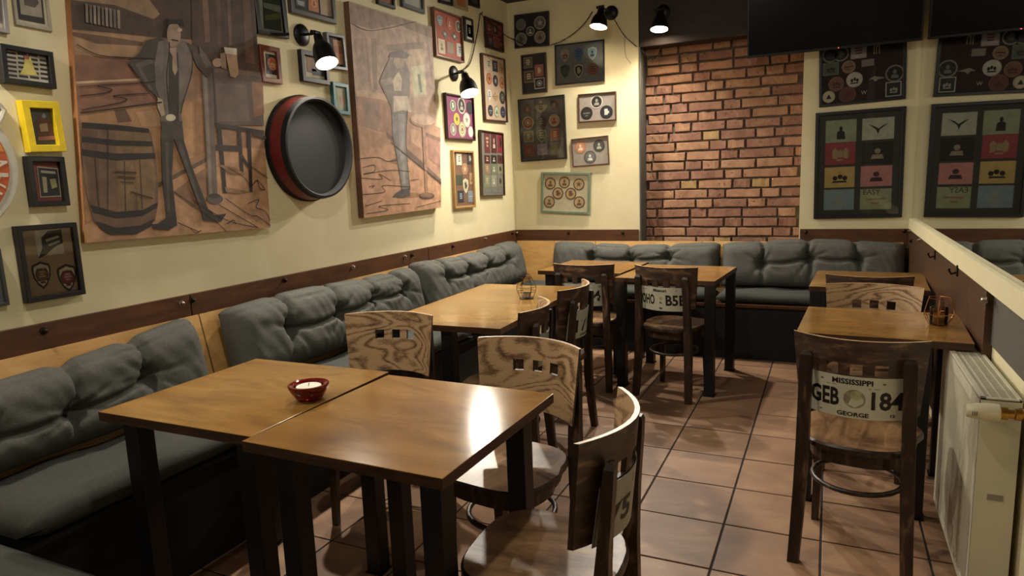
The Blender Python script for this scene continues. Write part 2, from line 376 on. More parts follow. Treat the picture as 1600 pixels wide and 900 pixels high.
def coat_hook(x, y, label):
    q = survey((x, y), 0, .527); t = thing('coat_hook', label, 'hook', (.5285, q.y, q.z))
    MB().box((-.006, -.012, -.022), (0, .012, .028), M['dark_metal'], .002).build('plate', t)
    MB().tube([(-.004, 0, -.005), (-.025, 0, -.012), (-.034, 0, .004), (-.032, 0, .014)], .005, 8, M['dark_metal']).build('hook', t, True)
coat_hook(1461, 399, 'small dark coat hook on the brown right-wall board, nearer the back corner')
coat_hook(1496, 424, 'small dark coat hook on the brown right-wall board, nearer the radiator')

# ================================================================ BENCHES
def bench_panel(p, q, lean, zt, zb):   # leaning plywood from p to q along the wall, lean = vector the bottom is pushed out
    return p
t = thing('wall_bench', 'long built-in bench along the left wall with birch plywood back boards', 'bench', (XL, 0, 0))
def lean_board(parent, y0, y1):        # left-wall bench back boards
    vs = [(.004, y0, .856), (.022, y0, .856), (.125, y0, .36), (.107, y0, .36)]; vs += [(a, y1, c_) for a, b, c_ in vs]
    mb = MB(); mb.add(vs, [(3, 2, 1, 0), (4, 5, 6, 7), (0, 1, 5, 4), (1, 2, 6, 5), (2, 3, 7, 6), (3, 0, 4, 7)], M['plywood']); mb.build('back_board', parent)
for y0, y1 in ((.30, 2.172), (2.180, 3.99), (3.998, 5.615)): lean_board(t, y0, y1)
MB().box((.11, .30, .0), (.53, 5.28, .385), M['black_wood']).build('base', t)
MB().box((.11, .30, .386), (.556, 5.28, .408), M['black_wood'], .002).build('seat_board', t)  # light wood board coloured black to stand in for the tables' shade
t2 = thing('wall_bench', 'built-in bench along the back wall under the brick recess', 'bench', (0, YB, 0))
for x0, x1 in ((XL+.03, -2.26), (-2.256, -1.87), (-1.866, -.95), (-.945, .5)):
    vs = [(x0, -.022, .856), (x0, -.004, .856), (x0, -.105, .36), (x0, -.123, .36)]; vs += [(x1, b, c_) for a, b, c_ in vs]
    mb = MB(); mb.add(vs, [(0, 1, 2, 3), (7, 6, 5, 4), (4, 5, 1, 0), (5, 6, 2, 1), (6, 7, 3, 2), (7, 4, 0, 3)], M['plywood']); mb.build('back_board', t2)
MB().box((XL+.11, -.46, 0), (.52, -.11, .40), M['black_wood']).build('base', t2)
MB().box((XL+.11, -.468, .401), (.52, -.11, .424), M['band'], .002).build('seat_board', t2)
t3 = thing('wall_bench', 'short return bench at the near left corner of the photo', 'bench', (-2.0, .65, 0))
MB().box((-.5, -.35, 0), (.62, .34, .385), M['black_wood']).build('base', t3)
MB().box((-.52, -.36, .386), (.64, .36, .408), M['black_wood'], .002).build('seat_board', t3)  # black here also paints in the shade of this corner

def pad(name, label, lo, hi, group=None):
    nx, ny = 26, 14; th = hi[2]-lo[2]; rr = random.Random(label); mb = MB(); V = []
    ph = [rr.uniform(0, 6) for _ in range(6)]
    def sh(i, n): return i/n
    def ed(u, L_): d = min(u, 1-u)*L_; return min(1, d/.06)
    for top in (1, 0):
        for j in range(ny+1):
            for i in range(nx+1):
                u, v = i/nx, j/ny; X, Y = hi[0]-lo[0], hi[1]-lo[1]
                e = math.sqrt(max(0, 1-(1-ed(u, X))**2))*math.sqrt(max(0, 1-(1-ed(v, Y))**2))
                wv = .006*math.sin(u*X*14+ph[0]+2*math.sin(v*5+ph[1]))+.005*math.sin(v*Y*18+ph[2]+u*4)
                z = lo[2]+th*.45+(th*.55*e+wv*e if top else -th*.45*e)
                V.append((lo[0]+u*X, lo[1]+v*Y, z))
    n = (nx+1)*(ny+1); F = []
    for j in range(ny):
        for i in range(nx):
            a = j*(nx+1)+i; F.append((a, a+1, a+nx+2, a+nx+1)); F.append((n+a, n+a+nx+1, n+a+nx+2, n+a+1))
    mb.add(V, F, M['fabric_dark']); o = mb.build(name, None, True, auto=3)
    o['label'] = label; o['category'] = 'cushion'
    if group: o['group'] = group
    return o
G_ = 'flat seat pads on the benches'
pad('seat_cushion', 'flat grey seat pad on the left bench beside the front tables', (XL+.118, 1.03, .409), (XL+.575, 2.19, .49), G_)
pad('seat_cushion', 'flat grey seat pad on the left bench behind the far-side chair of the front tables', (XL+.118, 2.21, .409), (XL+.575, 3.83, .49), G_)
pad('seat_cushion', 'flat grey seat pad on the left bench at the back corner behind the middle table', (XL+.118, 3.85, .409), (XL+.575, 5.27, .49), G_)
pad('seat_cushion', 'flat grey seat pad on the left half of the back bench', (XL+.12, YB-.45, .425), (-.80, YB-.12, .505), G_)
pad('seat_cushion', 'flat grey seat pad on the right half of the back bench', (-.78, YB-.45, .425), (.50, YB-.12, .505), G_)
pad('seat_cushion', 'flat grey seat pad at the bottom left corner of the photo, nearest the camera', (-2.50, .31, .409), (-1.40, 1.005, .475), G_)

def back_cushion(label, origin, xdir, out, L_, H_, T_, tufts, seed, lean, topwave=.012, droop=0):
    """tufted back cushion; origin = bottom left of its back, x along the wall, leaning against the boards"""
    rr = random.Random(seed); nx, nz = max(60, int(L_*85)), 44; ph = [rr.uniform(0, 6.3) for _ in range(8)]
    skew = [rr.uniform(-.05, .05) for _ in tufts]
    def h(u, v):
        x, z = u*L_, v*H_
        d1 = min(x, L_-x); e = min(1, d1/.10); f = min(1, min(z, H_-z)/.11)
        b = (1-(1-e)**2)**.5*(1-(1-f)**2)**.5
        k = 1.0
        for (tu, tv), sk in zip(tufts, skew):
            tx, tz = tu*L_, tv*H_
            k -= .62*math.exp(-((x-tx)**2+(z-tz)**2)/.040**2)
            dz = z-tz; dd = math.hypot(x-tx, dz); an = math.atan2(dz, x-tx)
            k -= .20*math.exp(-dd/.075)*max(0, math.sin(an*6+tu*40+1.5*math.sin(an*2+tu*9)))**2*min(1, dd/.02)
            lx = tx+sk*dz/H_*1.4+.010*math.sin(dz*30+tu*20)
            if dz > 0: k -= .50*math.exp(-((x-lx)/.013)**2)*min(1, dz/.04)
            else: k -= .38*math.exp(-((x-lx)/.016)**2)*math.exp(dz/.14)
        for a, b_ in zip(tufts[:-1], tufts[1:]):
            if a[0]*L_ < x < b_[0]*L_:
                s_ = (x/L_-a[0])/(b_[0]-a[0]); lz = (a[1]+(b_[1]-a[1])*s_)*H_-.02*math.sin(s_*PI)
                k -= .24*math.exp(-((z-lz)/.013)**2)
        wr_ = .008*math.sin(x*31+ph[0]+3*math.sin(z*17+ph[1]))+.010*math.sin(z*42+ph[2]+2.5*math.sin(x*13+ph[3]))+.012*math.sin(x*95+z*50+ph[4]+2*math.sin(x*21))
        k -= .10*math.exp(-((z-H_*.90-.006*math.sin(x*9))/.005)**2)
        return T_*b*max(.10, k+wr_)
    V = []; F = []
    o3 = Vector(origin); xd = Vector(xdir).normalized(); od = Vector(out).normalized(); ud = (Vector((0, 0, 1))-od*lean).normalized()
    on = xd.cross(ud); on = on if on.dot(od) > 0 else -on
    for side in (1, 0):
        for j in range(nz+1):
            for i in range(nx+1):
                u, v = i/nx, j/nz; x, z = u*L_, v*H_
                hh = h(u, v)
                dz = -droop*(1-u)*v
                if v > .5:
                    for (tu, tv), sk in zip(tufts, skew): dz -= .020*math.exp(-((x-tu*L_-sk*.6)/.03)**2)*(v-.5)*2
                    dz += topwave*math.sin(x*4.2+ph[5])*(v-.5)*2-.018*(1-min(1, min(x, L_-x)/.07))**2*(v-.5)*2
                y = T_*.22+(hh*.78 if side else -T_*.22*((1-(1-min(1, min(x, L_-x)/.1))**2)**.5*(1-(1-min(1, min(z, H_-z)/.11))**2)**.5))
                V.append(o3+xd*x+ud*(z+dz)+on*y)
    n = (nx+1)*(nz+1)
    for j in range(nz):
        for i in range(nx):
            a = j*(nx+1)+i; F.append((a, a+1, a+nx+2, a+nx+1)); F.append((n+a, n+a+nx+1, n+a+nx+2, n+a+1))
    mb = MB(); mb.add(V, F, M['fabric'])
    root = mb.build('back_cushion', None, True, auto=3); root['label'] = label; root['category'] = 'cushion'; root['group'] = 'tufted back cushions on the benches'
    for (tu, tv) in tufts:
        p = o3+xd*(tu*L_)+ud*(tv*H_)+on*(T_*.22+h(tu, tv)*.78+.001)
        q = on.to_track_quat('Z', 'Y').to_matrix().to_4x4(); q.translation = p
        MB().lathe([(.009, -.004), (.009, .002), (.005, .005), (0, .006)], 10, M['fabric_dark'], q).build('button', root, True)
    return root
LN = .10/.496
def lc(y, z): return (XL+.026+(.856-z)*LN, y, z)
back_cushion('tufted grey back cushion on the left bench, nearest the camera at the left edge', lc(.55, .492), (0, 1, 0), (1, 0, 0), 1.53, .375, .15, [(.18, .5), (.40, .45), (.60, .42), (.80, .52)], 3, LN, droop=.12)
back_cushion('tufted grey back cushion on the left bench, middle one behind the far-side oak chair', lc(2.245, .492), (0, 1, 0), (1, 0, 0), 1.585, .375, .17, [(.20, .55), (.45, .55), (.66, .62), (.86, .62)], 5, LN)
back_cushion('tufted grey back cushion on the left bench, last one in the back corner', lc(3.85, .492), (0, 1, 0), (1, 0, 0), 1.66, .375, .17, [(.18, .62), (.38, .60), (.58, .60), (.78, .60)], 8, LN)
LB = .101/.496
def bc(x, z): return (x, YB-.026-(.856-z)*LB, z)
back_cushion('wide grey back cushion on the back bench behind the two back tables, with three tufts', bc(-2.235, .50), (1, 0, 0), (0, -1, 0), 1.44, .345, .14, [(.26, .62), (.50, .60), (.72, .66)], 13, LB)
back_cushion('wide grey back cushion on the back bench, right one, reaching the mirror corner', bc(-.775, .50), (1, 0, 0), (0, -1, 0), 1.29, .37, .15, [(.24, .5), (.50, .62), (.76, .62)], 21, LB, .016)

# ================================================================ TABLES
def table(label, cx, cy, rot, w_, d_, legs, group, ht=.75):
    t = thing('wooden_table', label, 'table', (cx, cy, 0), math.radians(rot), group)
    mb = MB(); mb.box((-w_/2, -d_/2, ht-.03), (w_/2, d_/2, ht), M['table'], .0015)
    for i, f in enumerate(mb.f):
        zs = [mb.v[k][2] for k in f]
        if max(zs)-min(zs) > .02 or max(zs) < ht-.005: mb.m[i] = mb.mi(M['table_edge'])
    mb.build('tabletop', t)
    for lx, ly in legs: MB().box((lx-.03, ly-.03, .004), (lx+.03, ly+.03, ht-.031), M['black_steel'], .003).build('leg', t)
    for lx, ly in legs: MB().box((lx-.036, ly-.036, 0), (lx+.036, ly+.036, .0045), M['black']).build('foot', t)
    return t
def four(w_, d_, i=.055, r=None): r = r or i; return [(-w_/2+i, -d_/2+i), (w_/2-r, -d_/2+i), (w_/2-r, d_/2-i), (-w_/2+i, d_/2-i)]
GT = 'square birch tables with black steel legs'
table('front square birch table beside the left bench, with the red candle on it', -1.741, 1.622, .5, .636, .66, [(-.215, -.275), (.262, -.275), (.262, .262), (-.262, .262)], GT)
table('front square birch table nearest the camera, with a bright lamp glare on its top', -1.094, 1.586, -1.2, .636, .66, [(-.20, -.275), (.265, -.275), (.265, .18), (-.245, .25)], GT)
table('long birch table in the middle by the left bench, carrying a wire lantern', -1.69, 3.31, 1.5, .66, 1.22, [(-.27, -.55), (.03, -.55), (.03, .55), (-.27, .55)], GT)
table('left of two birch tables by the back bench, behind the 364 plate chair', -1.60, 4.87, -4, .64, .64, [(-.265, -.22), (.265, -.22), (.265, .265), (-.265, .265)], GT)
table('right of two birch tables by the back bench, behind the OHO B5E chair', -.935, 4.665, -4, .655, .70, four(.655, .70, .035), GT)
table('birch table against the right wall beside the radiator, with a copper wire lantern', .214, 3.27, -3, .62, .585, [(-.265, -.24), (.15, -.24), (.262, .24), (-.265, .24)], GT)
table('dark birch table against the right wall farther back, in front of the back bench', .222, 4.54, -3, .60, .68, four(.60, .68, .035), GT)

# ================================================================ CHAIRS
def pc(x): return -.235+.085*(x/.21)**2          # plan curve of the bent back panel
def lean_y(z): return -(z-.58)*.10+.028           # panel leans back with height
def chair_meshes():
    D = {}
    # seat: rounded plan, dished a little
    mb = MB(); n = 40; outl = []
    for k in range(n):
        a = 2*PI*k/n; c_, s_ = math.cos(a), math.sin(a); ex = .62 if s_ > 0 else .72
        wx = .205 if s_ > 0 else .185
        outl.append((wx*math.copysign(abs(c_)**ex, c_), .205*math.copysign(abs(s_)**ex, s_)))
    rings = [(.90, .432), (1, .438), (1.0, .455), (.97, .462), (.72, .459), (.35, .456)]
    V = []; F = []
    for sc_, z in rings: V += [(x*sc_, y*sc_, z) for x, y in outl]
    V.append((0, 0, .455))
    for i in range(len(rings)-1):
        for k in range(n): F.append((i*n+k, i*n+(k+1) % n, (i+1)*n+(k+1) % n, (i+1)*n+k))
    b = (len(rings)-1)*n
    mb.add(V, F[3*n:]+[(b+k, b+(k+1) % n, len(V)-1) for k in range(n)], M['oak_seat'])
    mb.add(V, F[:3*n]+[tuple(range(n-1, -1, -1))], M['oak_frame'])
    D['seat'] = mb
    mb = MB()                                      # apron under the seat
    R1 = [(x*.86, y*.86) for x, y in outl]; R2 = [(x*.80, y*.80) for x, y in outl]
    V = [(x, y, .431) for x, y in R1]+[(x, y, .385) for x, y in R1]+[(x, y, .385) for x, y in R2]+[(x, y, .431) for x, y in R2]; F = []
    for i in range(3):
        for k in range(n): F.append((i*n+(k+1) % n, i*n+k, (i+1)*n+k, (i+1)*n+(k+1) % n))
    mb.add(V, F, M['oak_frame']); D['apron'] = mb
    # bent panel with three square holes
    xs = [-.21, -.18, -.15, -.12, -.0975, -.0575, -.020, .020, .0575, .0975, .12, .15, .18, .21]
    zs = [.585, .64, .70, .728, .768, .81, .85]
    mb = MB(); nx = len(xs); th = .013
    def P(i, j, s): x, z = xs[i], zs[j]; k = 1-.10*(.85-z)/.265; return (x*k, pc(x)+lean_y(z)+(th/2 if s else -th/2), z)
    V = [P(i, j, s) for s in (1, 0) for j in range(len(zs)) for i in range(nx)]; o_ = nx*len(zs)
    hole = {(4, 3), (6, 3), (8, 3)}
    front = []; rear = []; edge = []; top = []
    for j in range(len(zs)-1):
        for i in range(nx-1):
            if (i, j) in hole:
                a = j*nx+i; q = [a, a+1, a+nx+1, a+nx]
                for k in range(4): u, v = q[k], q[(k+1) % 4]; edge.append((u, v, o_+v, o_+u))
                continue
            a = j*nx+i; front.append((a+1, a, a+nx, a+nx+1)); rear.append((o_+a, o_+a+1, o_+a+nx+1, o_+a+nx))
    for i in range(nx-1):
        a = (len(zs)-1)*nx+i; top.append((a+1, a, o_+a, o_+a+1)); edge.append((i, i+1, o_+i+1, o_+i))
    for j in range(len(zs)-1):
        a = j*nx; edge.append((a+nx, a, o_+a, o_+a+nx)); a += nx-1; edge.append((a, a+nx, o_+a+nx, o_+a))
    mb.add(V, front, M['oak']); mb.add(V, rear, M['oak_rear']); mb.add(V, edge, M['oak_frame']); mb.add(V, top, M['oak_edge'])
    D['back_panel'] = mb
    for s in (-1, 1):                              # rear leg runs up into the back stile
        p = [((s*.180, -.212, 0), .019, .017), ((s*.174, -.198, .14), .020, .019), ((s*.168, -.186, .30), .021, .021), ((s*.164, -.186, .45), .021, .020), ((s*.161, -.197, .60), .021, .014), ((s*.158, -.208, .74), .021, .013), ((s*.157, -.211, .782), .020, .012), ((s*.157, -.212, .795), .013, .007)]
        D['rear_leg', s] = MB().bar(p, M['oak_frame'])
        p = [((s*.158, .150, 0), .0125, .0125), ((s*.152, .145, .22), .016, .016), ((s*.148, .140, .425), .018, .018)]
        D['front_leg', s] = MB().bar(p, M['oak_frame'])
    D['stretcher'] = MB().tube([(.150*math.cos(a), -.015+.155*math.sin(a), .285) for a in [2*PI*k/28 for k in range(28)]], .0095, 8, M['oak_frame'], closed=True)
    return {k: v.mesh(k if isinstance(k, str) else k[0], k in ('stretcher', 'seat', 'back_panel')) for k, v in D.items()}
CM = chair_meshes()
for me in (CM['seat'], CM['back_panel']):
    bm = bmesh.new(); bm.from_mesh(me); bmesh.ops.remove_doubles(bm, verts=bm.verts, dist=1e-6)
    for e in bm.edges:
        if len(e.link_faces) == 2 and e.calc_face_angle(0) > .6: e.smooth = False
    bm.to_mesh(me); bm.free()
def chair(label, x, y, rot, plate=None):
    t = thing('dining_chair', label, 'chair', (x, y, .001), math.radians(rot), 'distressed oak dining chairs')
    for k, me in CM.items():
        o = bpy.data.objects.new(k if isinstance(k, str) else k[0], me); C.objects.link(o); o.parent = t
    if plate:
        zc = .650
        def on_back(px, pz, off): k = 1-.10*(.85-pz)/.265; return (px, pc(px/k)+lean_y(pz)-.0065-off, pz)
        mb = MB(); nx = 12; W2, H2 = .150, .075; V = []
        for off in (.0025, .0045):
            for j in (0, 1):
                for i in range(nx+1): V.append(on_back(-W2+2*W2*i/nx, zc+(H2 if j else -H2), off))
        n2 = 2*(nx+1); F = []
        for i in range(nx):
            F.append((n2+i, n2+i+1, n2+nx+2+i, n2+nx+1+i)); F.append((i+1, i, nx+1+i, nx+2+i))
            F.append((i, i+1, n2+i+1, n2+i)); F.append((nx+2+i, nx+1+i, n2+nx+1+i, n2+nx+2+i))
        F += [(0, n2, n2+nx+1, nx+1), (nx, nx+1+nx, n2+2*nx+1, n2+nx)]
        mb.add(V, F, flat(plate['bg'], .4, .1, scale=14)); po = mb.build('license_plate', t, True, label=plate.get('label'))
        for (txt, w_, h_, cx, cz, col) in plate['text']:
            mb = MB(); put_text(mb, txt, w_, h_, cx, zc+cz, flat(col, .5, .1), lambda a, b: on_back(a, b, .0052), .03); mb.build('lettering', po)
        for (cx, cz, w_, h_, col, sh) in plate.get('marks', []):
            mb = MB(); n = 24 if sh == 'o' else 4; k0 = 0 if sh == 'o' else PI/4; sq = 1 if sh == 'o' else 1.414
            V = [on_back(cx+w_/2*sq*math.cos(k0+2*PI*k/n), zc+cz+h_/2*sq*math.sin(k0+2*PI*k/n), .0049) for k in range(n)]
            mb.add(V, [tuple(range(n))], flat(col, .5, .3, scale=60)); mb.build('emblem', po)
    return t
K = '15120f'
P_GEB = dict(bg='c9c8b4', label='pale license plate reading GEB 184', text=[('GEB', .094, .066, -.096, -.004, K), ('184', .094, .066, .096, -.006, K), ('MISSISSIPPI', .125, .020, -.010, .056, K), ('GEORGE', .098, .016, -.006, -.060, K), ('12', .014, .011, .112, -.058, K)],
    marks=[(-.002, -.004, .068, .066, '8f8f6c', 'o'), (.004, .010, .036, .034, 'a8a678', 'o'), (-.105, .055, .010, .006, '55503f', 'o'), (.085, .055, .010, .006, '55503f', 'o'), (-.108, -.060, .009, .005, '55503f', 'o'), (-.074, .040, .034, .003, 'a08a55', 'r'), (.056, .036, .034, .003, '8a8a6a', 'r')])
P_MIS = dict(bg='b9b7a2', label='pale license plate reading OHO B5E', text=[('OHO', .104, .068, -.092, -.004, K), ('B5E', .112, .068, .090, -.006, K), ('Missouri', .086, .020, -.004, .056, '1e1a14'), ('MO', .016, .013, .002, -.022, '2a2418')],
    marks=[(.002, .004, .018, .022, 'b0915a', 'o'), (-.108, .058, .012, .006, '4a4436', 'o'), (.098, .056, .008, .006, '6b6552', 'o'), (0, -.058, .022, .012, '4d4a40', 'o')])
P_364 = dict(bg='b5b3a2', label='pale license plate with a navy top strip and the digits 364', text=[('364', .125, .074, .062, -.004, K), ('UT', .016, .012, .122, .056, K)],
    marks=[(-.03, .057, .235, .028, '1d2236', 'r'), (.02, -.056, .05, .004, '77735f', 'r')])
P_174 = dict(bg='b3b8a6', label='pale license plate with the digits 174', text=[('174', .18, .070, -.015, -.008, K), ('UNION', .10, .012, -.01, -.060, K)],
    marks=[(0, .050, .13, .02, '8d9389', 'r')])
P_GRN = dict(bg='8f9a86', text=[('K5', .08, .05, -.08, -.004, '2c2a22')], marks=[(.03, .0, .05, .05, '7d8a70', 'o')])
P_RED = dict(bg='9a9488', text=[('75', .10, .06, -.07, -.012, '28221e')], marks=[(-.06, .050, .10, .022, '7a2c26', 'r'), (.08, 0, .06, .06, '8a6a60', 'o')])
chair('oak chair with three square holes facing the camera, far side of the candle table', -1.725, 2.275, 190)
chair('oak chair behind the lamp-glare table, pale three-hole back angled toward the camera', -.972, 1.975, 172)
chair('oak chair nearest the camera at the right end of the front tables, seen side on', -.640, 1.515, 93, P_RED)
chair('nearer oak chair at the right side of the middle table, with a greenish plate', -1.385, 2.785, 101, P_GRN)
chair('farther oak chair at the right side of the middle table, with 174 plate', -1.395, 3.385, 92, P_174)
chair('oak chair with the 364 plate on its back, at the left back table', -1.480, 4.395, 3, P_364)
chair('oak chair with the OHO B5E plate on its back, at the right back table', -.890, 4.360, -12, P_MIS)
chair('oak chair with the GEB 184 plate on its back, beside the radiator', .125, 2.69, -7, P_GEB)
chair('oak chair behind the lantern table on the right, three-hole back facing the camera', .182, 3.50, 172)
chair('oak chair at the farther right-wall table, only its curved top rail showing', .205, 4.17, -2)

# ================================================================ WALL PICTURES
def wall_matrix(side, p):
    if side == 'L': c_ = ((0, 1, 0), (0, 0, 1), (1, 0, 0))
    else: c_ = ((1, 0, 0), (0, 0, 1), (0, -1, 0))
    mm = Matrix(c_).transposed().to_4x4(); mm.translation = p; return mm
def plane(side, off): return (0, XL+off) if side == 'L' else (1, YB-off)
DISC = [(math.cos(2*PI*k/20), math.sin(2*PI*k/20)) for k in range(20)]
SHIELD = [(0, -1.1), (.45, -.75), (.78, -.2), (.88, .35), (.80, .75), (.42, .86), (0, 1.0), (-.42, .86), (-.80, .75), (-.88, .35), (-.78, -.2), (-.45, -.75)]
DIAM = [(0, -1), (1, -.1), (.95, .2), (.35, .45), (0, 1), (-.35, .45), (-.95, .2), (-1, -.1)]
PENT = [(-.9, .2), (0, 1), (.9, .2), (.65, -.9), (-.65, -.9)]
SQ = [(-1, -1), (1, -1), (1, 1), (-1, 1)]
SHAPES = dict(c=DISC, s=SHIELD, d=DIAM, p=PENT, r=SQ, h=[(math.cos(2*PI*k/6), math.sin(2*PI*k/6)) for k in range(6)])
def motif(mb, cx, cy, rx, ry, z, col, r, style):
    mm = flat(col, .6)
    def q(pts): mb.sheet([(cx+x*rx, cy+y*ry) for x, y in pts], z, mm)
    if style == 'bars':
        for k in range(3): a = .5-.42*k; w_ = r.uniform(.3, .62); q([(-w_, a-.13), (w_, a-.13), (w_, a+.13), (-w_, a+.13)])
    elif style == 'tri': q([(-.5, -.42), (.5, -.42), (0, .5)])
    elif style == 'star':
        q([((.62 if k % 2 == 0 else .26)*math.sin(PI*k/5), (.62 if k % 2 == 0 else .26)*math.cos(PI*k/5)) for k in range(10)])
    elif style == 'bust':
        q([(-.5, -.62), (.5, -.62), (.38, -.15), (-.38, -.15)]); q([(.24*math.cos(PI*k/6), .22+.30*math.sin(PI*k/6)) for k in range(12)])
    elif style == 'mug':
        q([(-.35, -.5), (.25, -.5), (.25, .3), (-.35, .3)]); q([(-.45, .3), (.32, .3), (.2, .58), (-.3, .58)]); q([(.25, -.3), (.52, -.2), (.52, .15), (.25, .2)])
    elif style == 'line':
        q([(-.7, -.12), (.7, -.05), (.7, .12), (-.7, .08)]); q([(-.3, -.55), (.3, -.5), (.25, -.38), (-.3, -.4)])
    elif style == 'ring':
        for k in range(16):
            a0, a1 = 2*PI*k/16, 2*PI*(k+1)/16; q([(.62*math.cos(a0), .62*math.sin(a0)), (.62*math.cos(a1), .62*math.sin(a1)), (.52*math.cos(a1), .52*math.sin(a1)), (.52*math.cos(a0), .52*math.sin(a0))])
        q([(-.2, -.28), (.2, -.28), (.28, .1), (0, .34), (-.28, .1)])
    elif style == 'wings':
        q([(0, -.6), (.14, -.1), (.75, .55), (.3, .3), (.05, 0), (-.3, .32), (-.7, .5), (-.14, -.1)])
    elif style == 'figure':
        q([(-.32, -.85), (.34, -.85), (.28, -.1), (.1, .05), (-.12, .05), (-.3, -.1)]); q([(.13*math.cos(PI*k/5), .26+.26*math.sin(PI*k/5)) for k in range(10)])
    elif style == 'crest':
        for a in (-.42, .42): q([(a-.16, -.5), (a+.2, -.6), (a+.24, .35), (a, .62), (a-.2, .3)])
        q([(-.3, -.78), (.3, -.78), (.22, -.6), (-.22, -.6)]); q([(-.18, -.4), (.18, -.4), (.22, .2), (0, .42), (-.22, .2)])
    elif style == 'heads':
        for a, b in ((-.35, -.1), (.05, .05), (.42, -.12)): q([(a+.2*math.cos(PI*k/4), b+.28*math.sin(PI*k/4)) for k in range(8)])
        q([(-.6, -.62), (.6, -.62), (.5, -.42), (-.5, -.42)])
STY = ['bars', 'star', 'tri', 'bust', 'mug', 'line', 'ring']
FR = [0]
def frame(label, side, quad, border, bw, back, items=(), depth=.022, glass=False, mat=None, bmat=None, rough=.4, cat='picture'):
    FR[0] += 1; r = random.Random(FR[0]*77)
    ax, val = plane(side, depth)
    P = [survey(p, ax, val) for p in quad]                         # TL TR BR BL
    ab = [(p.y, p.z) if side == 'L' else (p.x, p.z) for p in P]
    cx = sum(a for a, b in ab)/4; cy = sum(b for a, b in ab)/4
    hv = Vector(((ab[1][0]-ab[0][0]+ab[2][0]-ab[3][0])/2, (ab[1][1]-ab[0][1]+ab[2][1]-ab[3][1])/2))
    vv = Vector(((ab[0][0]-ab[3][0]+ab[1][0]-ab[2][0])/2, (ab[0][1]-ab[3][1]+ab[1][1]-ab[2][1])/2))
    ang = (math.atan2(hv.y, hv.x)+math.atan2(-vv.x, vv.y))/2
    W_, H_ = hv.length/2, vv.length/2
    base = Vector((XL, cx, cy)) if side == 'L' else Vector((cx, YB, cy))
    m4 = wall_matrix(side, base) @ Matrix.Rotation(ang, 4, 'Z'); inv = m4.inverted()
    t = thing('picture_frame', label, cat, mat4=m4)
    bmx = bmat or flat(border, rough, .12)
    mb = MB(); V = []
    for (dx, z) in ((0, .0008), (0, depth-.002), (.002, depth), (bw-.002, depth), (bw, depth-.002), (bw, .004)):
        V += [(-W_+dx, -H_+dx, z), (W_-dx, -H_+dx, z), (W_-dx, H_-dx, z), (-W_+dx, H_-dx, z)]
    F = [(i*4+k, i*4+(k+1) % 4, i*4+4+(k+1) % 4, i*4+4+k) for i in range(5) for k in range(4)]+[(3, 2, 1, 0)]
    mb.add(V, F, bmx); mb.build('border', t)
    zb = depth*.42
    mb = MB(); mb.box((-W_+bw, -H_+bw, .004), (W_-bw, H_-bw, zb), flat(back, .7, .08)); mb.build('backing', t)
    if mat:                                                         # inner mount: (hex, inset)
        mw = bw+mat[1]; zz = zb+.0015; mb = MB(); mb.box((-W_+mw, -H_+mw, zb), (W_-mw, H_-mw, zz), flat(mat[0], .7, .1)); mb.build('picture_mount', t); zb = zz
    ax2, val2 = plane(side, zb)
    def loc(px): return inv @ survey(px, ax2, val2)
    for it in items:
        k = it[0]
        if k == 'poly':
            pts = [loc(p) for p in it[1]]; mb = MB(); mb.prism([(p.x, p.y) for p in pts], zb, zb+.0012+(it[3] if len(it) > 3 else 0), flat(it[2], .6, .15)); mb.build('print', t); continue
        if k == 'text':
            _, txt, x, y, wpx, hpx, col = it; a = loc((x-wpx/2, y)); b = loc((x+wpx/2, y)); c_ = loc((x, y-hpx/2)); d = loc((x, y+hpx/2)); p = loc((x, y))
            mb = MB(); put_text(mb, txt, abs(b.x-a.x), abs(c_.y-d.y), p.x, p.y, flat(col, .6), lambda u, v: (u, v, zb+.0024)); mb.build('lettering', t); continue
        _, x, y, wpx, hpx, c1, c2, c3, sty = it[:9]; lift = it[9] if len(it) > 9 else 0
        if wpx is None: wpx = hpx
        a = loc((x-wpx, y)); b = loc((x+wpx, y)); c_ = loc((x, y-hpx)); d = loc((x, y+hpx)); p = loc((x, y))
        rx, ry = abs(b.x-a.x)/2, abs(c_.y-d.y)/2
        if k == 'c': rx = ry
        sh = SHAPES[k]; mb = MB(); z1 = zb+.002
        z1 += lift; mb.prism([(p.x+u*rx, p.y+v*ry) for u, v in sh], zb, z1, flat(c1, .55))
        s2 = .82 if k != 'r' else .86
        if c2: mb.sheet([(p.x+u*rx*s2, p.y+v*ry*s2) for u, v in sh], z1+.0002, flat(c2, .55))
        if c3: motif(mb, p.x, p.y, rx*.85, ry*.85, z1+.0004, c3, r, sty or r.choice(STY))
        mb.build('coaster' if k != 'r' else 'label_card', t)
    if glass:
        z = depth*.8; mb = MB(); mb.add([(-W_+bw, -H_+bw, z), (W_-bw, -H_+bw, z), (W_-bw, H_-bw, z), (-W_+bw, H_-bw, z)], [(0, 1, 2, 3)], M['pane']); mb.build('glass', t)
    return t
BK = '121013'
